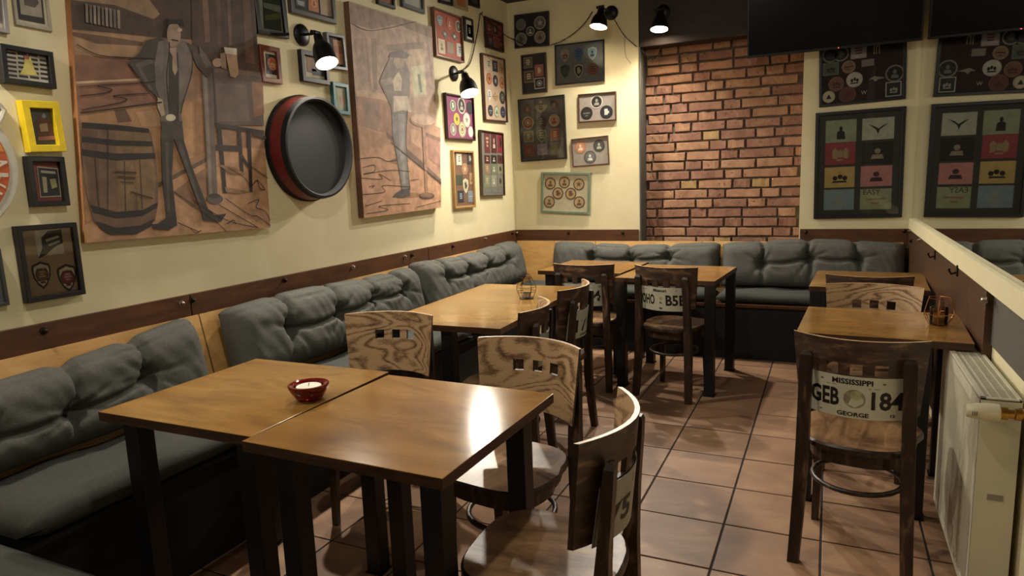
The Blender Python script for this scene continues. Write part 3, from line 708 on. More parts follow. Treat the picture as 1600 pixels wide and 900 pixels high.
# ---- left wall, near end
frame('pale framed picture cut off by the top left corner of the photo', 'L', [(-30, -60), (9, -52), (13, 52), (-24, 45)], '8c8a88', .016, 'b8b2a0', [('r', -8, 10, 10, 24, '77726a', '5c574f', None, None)])
frame('silver clip frame with a dark print, top left beside the saloon canvas', 'L', [(17, -45), (73, -30), (83, 48), (23, 40)], 'a59f90', .012, 'b7b09a', [('poly', [(22, -36), (64, -28), (70, 38), (28, 30)], '2a2828'), ('poly', [(27, -30), (61, -24), (66, 28), (32, 22)], '8f8a7c', .001), ('poly', [(36, -5), (52, -12), (60, 5), (54, 12), (38, 8)], '4a443f', .002)], depth=.012)
it = [('poly', [(10, 77), (78, 87), (80, 130), (14, 124)], 'b9b3a0')]
for k in range(6):
    for c_ in range(4): it.append(('r', 17+c_*17+k*.5, 83+k*7+c_*1.6, 7, 1.7, '2b2a2a', None, None, None))
it += [('poly', [(38, 92), (47, 90), (53, 108), (58, 118), (30, 116), (36, 106)], 'cdbf6a', .002), ('poly', [(36, 86), (46, 87), (44, 93), (37, 92)], '9c5a50', .003)]
frame('black shadow-box frame with rows of dark labels, above the yellow frame', 'L', [(1, 69), (85, 80), (87.5, 136.5), (6.5, 131)], BK, .018, '3b3836', it, depth=.035)
frame('bright yellow frame with a small house picture, left of the large saloon canvas', 'L', [(34, 157), (92, 158), (105, 236.5), (47, 238)], 'e2c51c', .026, '47473e', [('poly', [(56, 192), (67, 176), (80, 190), (84, 213), (59, 214)], '5a3a2c'), ('poly', [(61, 194), (73, 192), (75, 205), (63, 206)], 'a08a68', .001), ('poly', [(64, 182), (68, 177), (72, 182), (68, 185)], '6f8088', .001), ('poly', [(59, 214), (86, 212), (87, 218), (60, 220)], '9a6a5a', .001)], depth=.035)
frame('black frame with a rust red mount and label print, under the yellow frame', 'L', [(42, 244), (101, 245), (111, 321), (52.5, 323.5)], BK, .020, '6e3a30', [('poly', [(57.5, 260), (90, 263), (95.5, 307), (63, 308.5)], 'b0a890'), ('poly', [(58.5, 261.5), (89, 264.5), (94, 305.5), (64, 307)], '26282a', .0006), ('poly', [(63, 266), (86, 268), (86.5, 272), (63.5, 270)], '9a9684', .0012), ('poly', [(65, 276), (72, 277), (74, 301), (68, 301)], 'a09a7c', .0012), ('poly', [(77, 280), (86, 279), (89, 292), (81, 295)], '8a8a5e', .0012)], depth=.03)
frame('large black frame with a white card and two round crests, lowest on the left', 'L', [(26.5, 354), (120, 347), (135, 459), (43, 475)], BK, .018, 'b09a80', [('poly', [(53, 361), (95, 357), (101, 396), (59, 401)], 'c9c5b4'), ('poly', [(64, 372), (74, 361), (95, 358), (98, 380), (88, 384), (80, 390), (72, 398), (60, 404), (66, 388)], '1b1a18', .001), ('poly', [(70, 374), (90, 368), (92, 371), (72, 378)], 'b8b4a0', .002), ('poly', [(74, 382), (92, 375), (93, 378), (76, 385)], 'b8b4a0', .002),
    ('s', 65, 429, 17, 21, '1f1c1a', 'd8d2c0', '3a2c22', 'crest'), ('c', 65, 429, 9, 10, '4a3828', '7a5a3c', 'b8a888', 'bars', .001), ('s', 105, 433, 17, 21, '1f1c1a', 'd8d2c0', '5a2228', 'crest'), ('c', 105, 433, 9, 11, '4a1c22', '8a3a42', 'c8a8a0', 'bars', .001)], depth=.03, glass=True)
frame('dark grey picture cut off at the left edge, beside the large black frame', 'L', [(-40, 394), (6, 387), (11, 474), (-34, 488)], '3a3b3a', .012, '55575a', depth=.02)
# ---- left wall between the canvases
frame('black frame with pale mount and a dark landscape, at the top between the canvases', 'L', [(396, -38), (444, -30), (452.5, 61), (403, 51)], BK, .026, '9b9c90', [('poly', [(409, -22), (436, -16), (440, 49), (412, 44)], '3b4136'), ('poly', [(411, 4), (437, 9), (437.5, 20), (412, 12)], '7d8478', .001), ('poly', [(413, 24), (438, 20), (438.5, 30), (414, 32)], '5d6440', .001)], depth=.03, glass=True)
frame('wide grey frame holding three labels, cut off by the top edge between the canvases', 'L', [(452, -36), (524, -24), (525, 37), (457, 19)], '4a4845', .024, '201d1d', [('poly', [(460, -20), (476, -16), (478, 12), (462, 8)], '37393a'), ('poly', [(463, 0), (475, 3), (475, 10), (465, 7)], '8e9498', .001), ('poly', [(481, -12), (496, -9), (498, 20), (482, 16)], 'a8683f'), ('c', 490, 5, None, 7, 'c08055', None, '5d3524', 'bust'), ('poly', [(499, -8), (517, -5), (519, 27), (501, 22)], 'a08a70')], depth=.03)
frame('small red-brown frame with a round coaster, left of the black wall lamp', 'L', [(406, 68.5), (437.5, 75), (442.5, 131.5), (411, 127.5)], '6e3626', .024, 'c9bfa6', [('poly', [(414, 83), (432.5, 87), (435, 118), (416.5, 115)], '2a2826'), ('c', 425, 100, None, 10, 'b06c48', '9a5a3c', 'c89a70', 'heads')], depth=.03)
frame('black frame with a blue and brown photo, right under the black wall lamp', 'L', [(471, 77.5), (513, 85), (516, 133), (474, 126.5)], BK, .026, 'cfc4a8', [('poly', [(478, 86), (509, 91.5), (511, 121), (480, 112)], '5f6f80'), ('poly', [(478, 86), (488, 88), (494, 112), (480, 110)], '9a7a58', .0008), ('poly', [(486, 107), (511, 112), (511, 121), (490, 117)], '3d4450', .0008)], depth=.03)
frame('dark grey frame with an orange print, behind the black wall lamp beside the cowboy canvas', 'L', [(510, 50), (538, 55), (544, 111), (516, 106)], '4d4e4e', .018, '171616', [('poly', [(519.5, 61), (534, 64.5), (537.5, 102), (524, 99)], 'a5704e'), ('poly', [(522, 72), (533, 74), (534, 84), (523, 82)], '8f4f38', .001)], depth=.03)
frame('small teal frame with a pale print, beside the barrel lid', 'L', [(519.5, 127.5), (544.5, 131.5), (548, 181), (524, 176)], '2f6d78', .022, 'a9b8a0', [('poly', [(525, 139), (540, 141), (543, 173), (529, 169)], 'a0a084'), ('poly', [(530, 150), (538, 152), (540, 164), (532, 162)], 'b08a70', .001)], depth=.025)
# ---- left wall, far end
frame('small black frame with an orange print at the top edge above the cowboy canvas', 'L', [(589, -34), (616, -26), (618.5, 14.5), (591.5, 5)], BK, .02, '8a5a48', depth=.025)
frame('grey frame with a pale print at the top edge right of the cowboy canvas', 'L', [(627, -34), (662, -22), (664.5, 22), (629.5, 9.5)], '3f4143', .026, 'a7aca4', depth=.025)
frame('small black frame at the top edge above the red coaster board', 'L', [(685, -30), (706, -25), (708.5, 9.5), (687.5, 3.5)], BK, .02, '8c8a86', depth=.02)
frame('small pale brass frame with an orange print at the top edge', 'L', [(710, -26), (730, -22), (731.5, 16), (712, 12)], 'a59a7c', .02, 'b0764a', depth=.02)
frame('small black frame at the top edge nearest the corner', 'L', [(733, -22), (749, -18), (750.5, 13.5), (735, 7)], BK, .02, '3f3d3c', depth=.02)
frame('red board of coasters and beer labels in a wooden frame, right of the cowboy canvas', 'L', [(678, 10.5), (723.3, 26.5), (726, 97.3), (682.7, 88)], '6d4a34', .012, 'a3513c', [('s', 687, 32, 5, 8, '8fa0a0', '6f8890', 'c8c4b0', 'line'), ('c', 702, 37, None, 9.5, 'b96a58', 'a85040', 'd09a84', 'bust'), ('c', 716, 41.5, None, 9, 'd0c8b4', '2c2a28', 'b0a890', 'ring'), ('d', 695, 53, 5, 7, '4a4640', '3a3634', 'c0b090', 'star'), ('d', 710, 57, 5, 7, '5a5a52', '3c3c3a', 'c8c8b8', 'star'), ('r', 690, 72.5, 5, 11, 'c8b48a', 'b8a47a', '6a5a3a', 'bust'), ('r', 703.5, 75, 5.5, 9, '6f5238', '7d5c40', None, None), ('r', 718, 78.5, 4.5, 10, 'c4c0b4', 'b0b0a8', '3f4448', 'bars')], depth=.035)
frame('narrow black frame with a white label between the two red boards', 'L', [(724.6, 26), (740.3, 29.3), (740.5, 66.7), (727, 63.3)], BK, .018, BK, [('r', 733.4, 47, 4.6, 16, 'd4cfbf', None, None, None), ('r', 733.4, 48.5, 4, 9.5, '3a4038', None, 'a8aa98', 'bars')], depth=.02)
frame('dark frame with maroon beer labels, top right by the corner', 'L', [(758.6, 26.5), (787, 35), (787.5, 81), (760.7, 74.6)], '2a1714', .014, '4e2424', [('r', 764, 43, 4, 9, '7a3030', '5a2424', 'a08060', 'bust'), ('r', 773, 46, 4, 9, '8a4a38', '2c2a30', 'b08a60', 'mug'), ('r', 782, 49, 4, 9, '6a2a2c', '8a3a34', None, None), ('r', 766, 64, 4.5, 8, '24243a', '33344a', 'a86a50', 'bars'), ('r', 775, 66, 4, 8, '8a5a44', '6a3a30', None, None), ('r', 783, 69, 3, 8, '7d3030', '4a2020', 'b89070', 'line')], depth=.022)
it = []
cs = [('r', 763.5, 100, 4, 8.5, 'c9c0a8', 'b8b096', '5a6a4a', 'bars'), ('r', 773.4, 103.5, 4, 8.5, '34333a', '26262c', '8a8a88', 'bars'), ('r', 783.2, 106.5, 4, 8.5, 'b09a74', 'a08860', '5a4a38', 'line'),
      ('c', 764, 123, None, 9, '8a4a30', 'c07a4a', '5a3020', None), ('c', 774, 126.5, None, 9, '2a2a2a', '3a3834', 'c0bcae', 'star'), ('c', 784, 129.5, None, 9, 'b06a48', 'c88a60', '7a4430', None),
      ('s', 764.5, 148, 4, 9, 'c8c6b8', 'd6d2c4', '7a8088', 'bars'), ('d', 774, 151, 4, 7, '8a6a40', 'c0a070', '5a4020', 'line'), ('c', 784.7, 152.5, None, 10, '2c2c2c', '44443e', '9a9884', 'ring'),
      ('c', 766.3, 173, None, 9, '2a2a2e', '3a3a40', 'a8a8a4', 'line'), ('c', 776, 174.5, None, 9, '7a8a68', 'c0c4a8', '3f5a3a', 'tri'), ('c', 785.7, 175.5, None, 9, '2a3040', '343c4e', '8a92a0', 'line')]
frame('tall brown frame with twelve coasters on a pale board, right of the second wall lamp', 'L', [(753.5, 82.6), (790.4, 92), (793.6, 191.5), (760, 188)], '4d2f20', .012, 'bfa68e', cs, depth=.028)
cs = [('c', 707.3, 165, None, 9, 'c8ccb8', '5a7a54', 'd8d8c8', 'mug'), ('c', 720.8, 165, None, 13, 'd0cab8', '2a2a28', 'b8b4a4', 'bust'), ('c', 733.7, 168.5, None, 10, '1f2028', '2a2a34', None, None), ('c', 713.4, 186, None, 9.5, 'd6c85a', 'c8b83c', '5a5a2a', 'star'), ('c', 729, 187.5, None, 11.5, 'c8c4b4', 'dcd8c8', '8a8878', None), ('c', 708, 202, None, 10, 'a8a898', '7a8078', 'c4c0b0', 'mug'), ('c', 722, 202.5, None, 12.5, 'a0a478', 'c8c4a0', '6a7048', 'ring'), ('c', 735.3, 206, None, 8.5, 'd0ccc0', 'e0dcd0', None, None)]
frame('magenta board of round coasters in a dark frame, right under the second wall lamp', 'L', [(696.8, 146.8), (741.8, 151), (742.5, 219), (700.5, 218)], '3a1f1e', .012, '8a4068', cs, depth=.028)
cs = []
RC = [(223, 16, ['6a3030', '5a2828', '8a3038']), (249, 6.5, ['4a2224', '2e2426', '5a2c28']), (264, 8, ['8a7458', '6f7a60', '8a8468']), (283, 9, ['7a8468', '8a8a78', '7d7a6a'])]
for (yy, hh, cl) in RC:
    for q, xx in enumerate((761, 771.5, 781.5)):
        cs.append(('r', xx, yy, 4.2, hh, cl[q], None, ['b8a080', 'c0b8a0', '2f2826'][q], ['bars', 'bust', 'mug'][q]))
for q, xx in enumerate((762, 772, 782)): cs.append(('r', xx, 297, 4.2, 4, '6f736a', None, None, None))
frame('tall brown frame with a grid of red and green beer labels, lowest near the corner', 'L', [(751.9, 204), (787.8, 207), (789.2, 305), (754.7, 307.5)], '4a3a2c', .010, '75736a', cs, depth=.028)
cs = [('r', 717, 249, 4, 9, 'cfcab8', None, '6a6a60', 'bars'), ('r', 734, 248, 4, 9, '2c2c34', '3a3a44', 'b0a890', 'mug'), ('h', 726, 264, 5, 10, 'b08a68', 'a07a5a', 'd0b090', 'star'), ('r', 718, 281, 5, 7.5, '3c4634', None, None, None), ('r', 736, 279, 2.5, 9, 'a88868', None, '6a4030', 'bust'), ('s', 727.4, 290, 5, 11, 'c8c0a0', 'b8b090', '3a3a30', 'mug'), ('r', 720, 307, 4.4, 9, '26262a', '33333a', '8a9aa8', 'bars'), ('r', 735.5, 307, 4.4, 9, '77808a', None, 'a0a8b0', 'line')]
frame('light wooden frame with beer labels on a brown board, below the magenta coaster board', 'L', [(708, 235.5), (741, 235), (743.5, 323.7), (712.2, 326)], 'a5824e', .016, '6f523e', cs, depth=.028)
# ---- back wall, left pier
g = '9a9484'
frame('dark square frame with five round grey coasters, top left of the back wall', 'B', [(803, 23), (856, 17), (858.6, 71), (803.5, 75)], '3a3430', .010, '17161c', [('c', 814, 38.5, None, 9, '77736a', '65625c', None, None), ('c', 843.6, 35.6, None, 10.5, '8a867a', '5f5c55', g, 'star'), ('c', 828.6, 48.8, None, 7.5, '8f8a7c', '3f3d3a', 'b0aa98', 'bust'), ('c', 814.4, 61.5, None, 10.5, '8a8474', '6f695c', '4a463e', 'mug'), ('c', 843.6, 58, None, 10, '8f8a78', '7a7464', '4a443a', 'tri')])
frame('narrow dark wooden frame with four square labels, left on the back wall', 'B', [(813.2, 86.5), (852, 81.5), (854.6, 143.6), (816, 147.6)], '3d2618', .012, '26252a', [('r', 825, 98, 7, 8.5, '6f6a5a', '5a5648', 'b0a890', 'bars'), ('r', 842.4, 110, 7, 9.5, '7a5044', '8a5c4c', 'c8a890', 'mug'), ('r', 826.4, 120, 7.5, 9, '8a7a60', '4f4438', 'c0b090', 'bars'), ('r', 843, 130, 8, 8.5, 'a8a298', '1f1f22', 'b8b4a8', 'ring')])
frame('black frame with six shield badges on slate grey, right under the back wall lamp', 'B', [(866, 70.5), (943.4, 61), (944, 126), (867.4, 133.6)], BK, .010, '7f8388', [('s', 883, 86.5, 8, 10, 'b0a494', 'b8a090', '7a4438', 'heads'), ('s', 904, 85, 8, 10, '2c5f98', '3a70ac', '1c3a60', 'bars'), ('s', 925.6, 83, 8, 10, 'dcdcd4', '8ab0cc', '2c4460', 'bust'), ('s', 883, 111, 8, 10, '2c3c34', '33453a', None, None), ('s', 904.4, 110.5, 8, 10.5, 'd0c8a8', '2c2820', 'c0b48c', 'mug'), ('c', 926, 108, None, 9.5, '8a4a34', '9a5a3c', '4a2a20', 'bars')], glass=True)
frame('brown frame with three black coasters on grey, right side of the back wall pier', 'B', [(902.7, 147.2), (961.7, 142.8), (962.7, 187.8), (903.4, 191.8)], '4a2d20', .010, '948a80', [('c', 932.3, 159, None, 10.5, 'b8b0a0', '1c1b1a', '8f8a7c', 'bust'), ('c', 916.7, 177, None, 10, '1c1a18', '24221f', '77736a', 'line'), ('c', 947.5, 175, None, 10.5, '17171a', '222226', 'b8b8b0', 'mug')])
frame('brown frame with an orange and two grey coasters, below the three black ones', 'B', [(891.7, 217), (949.4, 211.9), (951.7, 256), (894.5, 261.4)], '55382a', .009, '9a9186', [('c', 907, 230, None, 9.5, 'b87a58', 'c08a68', 'e0d4c0', 'bust'), ('c', 936, 227.5, None, 9.5, '3a3a36', '4a4a44', 'b8b89c', 'bust'), ('c', 922, 245.5, None, 10, '4a4a48', '6a6a66', 'd4d4cc', 'bust')])
cs = [('p', 824, 170.5, 7, 9, '5a4434', '6f5440', 'a87a50', 'tri'), ('d', 845, 167, 10, 10, 'b0a078', 'a09068', '4a3a24', 'bars'), ('h', 866, 163.5, 7, 8, '4a342a', '5a3e30', 'a07050', 'star'), ('c', 825, 192, None, 10, 'c8b894', '9a5a44', 'd8c8a4', 'ring'), ('p', 846, 190, 9, 10, '3a3a34', '44443c', '8a8468', 'bars'), ('c', 866, 188, None, 9.5, 'd0b898', 'c09a7c', '8a3a30', 'bust'), ('r', 826, 213.5, 7.5, 8.5, 'b8b088', '8a8a5c', 'c8c4a0', 'mug'), ('s', 846.3, 212, 9, 10, 'b8b094', '6a6a4c', 'c8c0a4', 'bars'), ('r', 867.3, 210, 7.5, 9, 'b88a60', 'a8643c', 'd0b890', 'bars'), ('r', 827.3, 235, 7.5, 9, '9a6038', '8a5530', 'b88458', 'heads'), ('r', 847.5, 233.5, 7.5, 8.5, 'b8aab4', 'a898a4', 'd0c4cc', 'line'), ('r', 868, 232, 7.5, 8.5, '8f8a6c', '7d795e', 'a8a488', 'bars')]
frame('large black frame with twelve assorted coasters on charcoal, left on the back wall', 'B', [(808.6, 156), (881.2, 147), (885.2, 248), (813.5, 253)], BK, .012, '6a6862', cs, glass=True)
cs = [('c', x, y, None, 9.3, '4a3424', 'a58a62', '5a442e', s_) for x, y, s_ in ((860, 286.6, 'bust'), (882, 285, 'bust'), (904.5, 288, 'star'), (871.7, 302, 'mug'), (891.8, 302.7, 'mug'), (858.3, 315.3, 'bust'), (905, 316, 'bust'))]
frame('sage green frame with seven round brown coasters, lowest on the back wall', 'B', [(845.5, 269), (922.5, 269.5), (920.7, 335), (844, 332.5)], '707f68', .022, 'b3a98c', cs)
# ---- back wall, right pier
cs = [('c', 1297.5, 86, None, 12, '8a8a84', '1c1417', '3a3a38', 'ring'), ('c', 1314, 84.5, None, 11.5, '9a9a92', '2a2626', '6a6a5c', 'mug'), ('r', 1341.7, 80, 12.5, 11.5, 'b8a8ac', 'c4b4b8', '8a5a68', 'bars'), ('text', 'in', 1370, 74, 10, 20, 'c0b890'), ('r', 1298, 108, 12.5, 10, '7a8476', '646e62', '2a2c28', 'heads'), ('c', 1326, 104.5, None, 10, 'b09478', '9a7a60', '2c201c', 'line'), ('r', 1356, 98, 10, 5.5, '8a8478', '9a9488', 'b8743c', 'line'), ('c', 1306.7, 131.3, None, 11.5, 'a06a48', '8a6250', '5a3a2c', 'heads'), ('c', 1335, 124.5, None, 12, 'd8d4c4', 'e0dccc', '1f1d1c', 'heads'), ('c', 1295, 151.5, None, 9.3, 'd8d0b4', 'e0d8bc', '2a2620', 'tri'), ('c', 1324, 148, None, 12.5, '8a5048', '7a443c', '6a3834', 'tri'), ('text', 'W', 1350, 144.5, 9, 6, 'd8cfa8'), ('poly', [(1357, 125), (1366, 119), (1384, 121), (1372, 124), (1368, 128), (1364, 124)], 'a8a090'), ('c', 1398, 114.7, None, 13.5, '9a9690', '1a1618', '8a8688', 'bust'), ('r', 1396, 139, 12.5, 11.5, 'd0ccc0', '1c1a1c', 'b8b4ac', 'heads')]
frame('big black frame of beer mats on a dark board, upper of two beside the mirror', 'B', [(1280, 71), (1418, 52), (1415, 154), (1279.7, 168)], BK, .020, '3a2729', cs, glass=True, depth=.025)
cs = [('r', 1314, 205, 24, 17.5, 'b2bc9c', None, '1f1f1c', 'figure'), ('r', 1372, 201, 25, 17, 'ccd0bd', None, '24221f', 'wings'), ('r', 1312.7, 240, 23.5, 17, 'b04e54', None, 'b8a880', 'crest'), ('r', 1371, 239, 24, 17, '251c1f', None, 'b8a890', 'bust'), ('r', 1311.6, 277, 23.5, 16, 'e0c680', None, '2a241a', 'heads'), ('r', 1369, 275, 24.5, 16, 'd89a96', None, '4a3438', 'bust'), ('r', 1310.5, 312, 23.5, 16, '9ab0bd', None, 'a8b0a4', 'bust'), ('r', 1368, 311, 24.5, 16, 'b2ba94', None, 'a87a68', 'line'),
      ('text', 'EASY', 1362, 300, 26, 8, '2a2a22')]
frame('big black frame with eight printed cards in two columns, lower of two beside the mirror', 'B', [(1274.4, 177), (1416.7, 165.3), (1409, 339.5), (1271, 342)], BK, .024, '4c4c49', cs, glass=True, depth=.03)

# ================================================================ CANVASES
def grey(h, k=.78):
    v = [int(h[i:i+2], 16) for i in (0, 2, 4)]; g = .3*v[0]+.59*v[1]+.11*v[2]
    return ''.join('%02x' % int(g+(x-g)*k) for x in v)
def canvas(label, quad, depth, edge, paint, lines):
    ax, val = plane('L', depth); P = [survey(p, ax, val) for p in quad]; base = sum(P, Vector())/4; base.x = XL
    m4 = wall_matrix('L', base); inv = m4.inverted()
    t = thing('canvas_painting', label, 'painting', mat4=m4)
    q = [inv @ p for p in P]; mb = MB(); mb.prism([(p.x, p.y) for p in q], .001, depth-.0005, flat(edge, .7)); mb.build('stretched_canvas', t)
    mb = MB(); z = depth; lim = q
    for pts, col in paint:
        pp = [inv @ survey(p, ax, val) for p in pts]; mb.sheet([(p.x, p.y) for p in pp], z, flat(grey(col), .65, .28, scale=18)); z += .00012
    for pts, w_, col in lines:
        pp = [inv @ survey(p, ax, val) for p in pts]; mm = flat(col, .65)
        if len(pp) > 2: pp = smooth_path(pp, 5)
        for a, b in zip(pp[:-1], pp[1:]):
            d = Vector((b.x-a.x, b.y-a.y)); 
            if d.length < 1e-5: continue
            n = Vector((-d.y, d.x)).normalized()*w_; d = d.normalized()*w_*.6
            mb.sheet([(a.x-d.x+n.x, a.y-d.y+n.y), (a.x-d.x-n.x, a.y-d.y-n.y), (b.x+d.x-n.x, b.y+d.y-n.y), (b.x+d.x+n.x, b.y+d.y+n.y)], z, mm)
        z += .00004
    mb.build('painted_print', t); return t
def ell(cx, cy, a, b, n=18, rot=0): return [(cx+a*math.cos(2*PI*k/n)*math.cos(rot)-b*math.sin(2*PI*k/n)*math.sin(rot), cy+a*math.cos(2*PI*k/n)*math.sin(rot)+b*math.sin(2*PI*k/n)*math.cos(rot)) for k in range(n)]
Q1 = [(104, -90), (394, -48), (422, 355.5), (135, 379.5)]
p1 = [(Q1, '9a6f50'),
 ([(105, -85), (330, -50), (330, 64), (238, 58), (180, 52), (113, 46)], '4a382c'),
 ([(108, -30), (215, -25), (250, 22), (240, 30), (180, 8), (112, 0)], '8a6a4c'),
 ([(113, 48), (180, 54), (240, 60), (250, 92), (160, 92), (118, 84)], 'a27a55'),
 ([(113, 50), (175, 58), (225, 66), (222, 72), (150, 68), (114, 56)], '6b4c38'),
 ([(117, 86), (255, 94), (255, 120), (119, 127)], '86583f'),
 ([(119, 127.5), (250, 121), (250, 124), (119, 131)], 'c2a07a'),
 ([(119, 132), (252, 125), (254, 160), (124, 176)], '8d5d45'),
 ([(124, 178), (256, 161), (290, 158), (330, 150), (332, 240), (300, 262), (246, 290), (134, 350)], 'a8784c'),
 ([(178, 172), (196, 170), (206, 190), (184, 192)], '6a4a36'),
 ([(212, 176), (252, 170), (254, 196), (222, 198)], 'b98a5c'), ([(282, 160), (300, 160), (302, 246), (286, 252)], 'b98656'), ([(304, 160), (320, 158), (322, 238), (306, 244)], '9c6c42'),
 ([(132, 352), (246, 292), (322, 250), (340, 230), (414, 232), (422, 355.5), (135, 379.5)], 'b8865c'),
 ([(246, 286), (322, 246), (322, 253), (246, 294)], '6a5444'),
 ([(270, 300), (320, 262), (330, 312), (300, 325)], '8c6446'),
 ([(298, -50), (394, -46), (405, 116), (330, 106), (300, 70)], '4d392d'),
 ([(312, -48), (322, -47), (328, 66), (320, 66)], '7a573d'), ([(334, -40), (342, -40), (346, 70), (340, 70)], '5f4635'), ([(376, -40), (386, -40), (398, 100), (384, 98)], '6b4a36'), ([(352, -40), (358, -40), (362, 70), (357, 70)], '6a5040'),
 ([(330, 106), (406, 112), (408, 122), (332, 116)], '6d5442'),
 ([(328, 112), (408, 120), (412, 196), (336, 196)], '5c4a3f'), ([(336, 130), (384, 132), (390, 190), (340, 190)], '6f5b4d'), ([(392, 128), (410, 130), (412, 178), (396, 184)], '8a5e40'),
 ([(334, 192), (412, 204), (412, 210), (336, 199)], '2f2622'),
 ([(338, 196), (345, 197), (354, 302), (348, 302)], '2f2724'), ([(370, 200), (376, 201), (380, 270), (375, 271)], '2f2724'), ([(385, 203), (391, 203), (394, 300), (389, 301)], '2f2724'), ([(335, 226), (374, 228), (374, 237), (337, 235)], '3a302b'), ([(376, 238), (391, 262), (389, 266), (374, 244)], '3a302b'), ([(394, 206), (414, 212), (415, 218), (394, 212)], '3a302b'),
 ([(338, 256), (366, 262), (384, 272), (360, 272)], '94683f'), ([(350, 292), (392, 300), (372, 303), (352, 300)], '8c6446'),
 ([(310, 70), (330, 100), (339, 306), (325, 312), (318, 180)], '695b50'), ([(316, 110), (322, 110), (331, 308), (327, 310)], '857566'), (ell(335, 311, 12.5, 8), '5a4d44'), (ell(334, 306, 9, 4), '41362f'),
 ([(127, 192), (180, 196), (233, 203), (241, 235), (246, 285), (246, 320), (241, 345), (212, 366), (172, 367), (146, 348), (133, 300), (126, 240)], '73533c'),
 ([(180, 198), (205, 200), (212, 300), (206, 340), (184, 330)], '80603f'), ([(206, 200), (232, 204), (243, 280), (238, 330), (214, 330)], '86643f'), ([(128, 200), (150, 202), (156, 330), (140, 320)], '644732'),
 ([(127, 191), (180, 195), (231, 201), (232, 208), (180, 204), (127, 200)], '2b2420'), ([(127, 213), (180, 219), (236, 221), (238, 229), (180, 228), (127, 222)], '2b2420'), ([(127, 233), (180, 240), (241, 239), (242, 248), (180, 251), (127, 243)], '2b2420'),
 ([(140, 320), (180, 331), (222, 328), (245, 316), (244, 325), (222, 337), (180, 341), (144, 332)], '2b2422'), ([(147, 345), (180, 356), (218, 352), (240, 342), (234, 354), (212, 366), (172, 367), (156, 358)], '302825'),
 ([(226, 64), (248, 58), (262, 66), (254, 96), (246, 130), (258, 168), (250, 158), (226, 134), (206, 108), (199, 100), (204, 92), (216, 84)], '423c38'),
 ([(210, 100), (234, 92), (240, 98), (218, 106), (238, 140), (232, 142)], '5a524c'),
 ([(246, 66), (262, 60), (282, 62), (297, 70), (300, 112), (290, 150), (280, 176), (284, 192), (249, 192), (252, 165), (242, 136), (240, 100)], '6d635a'),
 ([(262, 82), (278, 82), (278, 190), (262, 190)], '3a332f'), ([(276, 72), (288, 66), (298, 78), (297, 114), (286, 152), (280, 160)], '766a60'),
 ([(262, 76), (274, 74), (274, 86), (276, 110), (272, 118), (268, 110), (268, 88)], 'a68a74'),
 (ell(270, 54, 11, 20), '9a7c66'), ([(259, 40), (262, 30), (284, 30), (287, 42), (280, 38), (266, 38)], '26211f'), (ell(279, 47, 4, 3), 'b59a84'),
 ([(251, 190), (283, 190), (286, 218), (270, 219), (250, 218)], '4a423c'), (ell(265, 184, 8, 5.5), 'c4b696'),
 ([(250, 217), (270, 217), (267, 275), (274, 341), (259, 342), (252, 280)], '39332f'), ([(256, 222), (262, 222), (262, 280), (264, 330), (260, 330)], '514a45'), ([(270, 217), (285, 217), (297, 257), (325, 330), (314, 335), (291, 272)], '39332f'), ([(275, 222), (281, 222), (294, 262), (314, 322), (310, 322), (290, 268)], '514a45'),
 ([(258, 340), (274, 340), (275, 352), (262, 360), (238, 357), (234, 350), (246, 350)], '322d2b'), ([(313, 332), (326, 328), (334, 336), (352, 334), (344, 346), (328, 346), (316, 344)], '322d2b'),
 ([(244, 152), (252, 156), (256, 180), (250, 182), (244, 168)], 'b39a7e'),
 ([(290, 66), (304, 74), (322, 110), (340, 92), (338, 104), (322, 122), (306, 104)], '4a413b'), (ell(338, 98, 8, 7), 'a58468'),
 ([(350, 80), (368, 84), (371, 116), (366, 122), (358, 120)], 'b08662'), ([(348, 74), (368, 76), (368, 86), (350, 84)], 'c9bba6'), ([(342, 84), (350, 82), (352, 108), (344, 106)], '97775c')]
for k in range(9): p1.append(([(131+k*6.2, 6+k*1.2), (135.4+k*6.2, 7+k*1.2), (136+k*6.2, 36+k*1.2), (132+k*6.2, 35+k*1.2)], ['7d6f62', '6a5c50', '8a7a6a'][k % 3]))
ink = '2b1d15'
l1 = [([(118, 70), (150, 86), (190, 90), (240, 92)], .002, ink), ([(124, 150), (160, 146), (172, 140), (150, 134), (200, 131), (240, 128)], .002, ink), ([(126, 172), (180, 162), (196, 155), (176, 150), (230, 146)], .002, ink), ([(122, 136), (160, 133)], .0015, ink),
      ([(270, 300), (330, 342), (352, 362)], .002, ink), ([(300, 312), (352, 344), (402, 356)], .002, ink), ([(340, 320), (400, 355)], .002, ink), ([(350, 310), (388, 336), (400, 338), (420, 352)], .002, ink), ([(355, 262), (380, 278), (390, 290), (400, 282), (412, 296), (404, 294), (400, 280)], .002, ink), ([(386, 318), (402, 312), (398, 324), (412, 330), (420, 344)], .002, ink), ([(384, 256), (416, 278)], .002, ink), ([(276, 348), (308, 362)], .002, ink), ([(352, 350), (362, 344), (366, 350)], .002, ink), ([(296, 358), (304, 364), (312, 360)], .002, ink),
      ([(166, 200), (166, 330)], .0015, ink), ([(192, 252), (194, 330)], .0015, ink), ([(216, 250), (220, 326)], .0015, ink), ([(146, 248), (152, 322)], .0015, ink), ([(178, 268), (210, 270)], .003, '3a291e'), ([(182, 276), (208, 278)], .003, '3a291e'), ([(186, 284), (206, 286)], .002, '3a291e'), ([(202, 300), (236, 310)], .003, '3a291e'),
      ([(262, 66), (262, 82), (258, 120), (262, 170)], .002, ink), ([(298, 78), (297, 114), (284, 158), (280, 178)], .002, ink), ([(199, 100), (226, 136), (244, 156)], .002, ink), ([(266, 62), (276, 64)], .002, ink), ([(330, 108), (336, 196)], .002, ink), ([(124, 177), (250, 160)], .003, ink)]
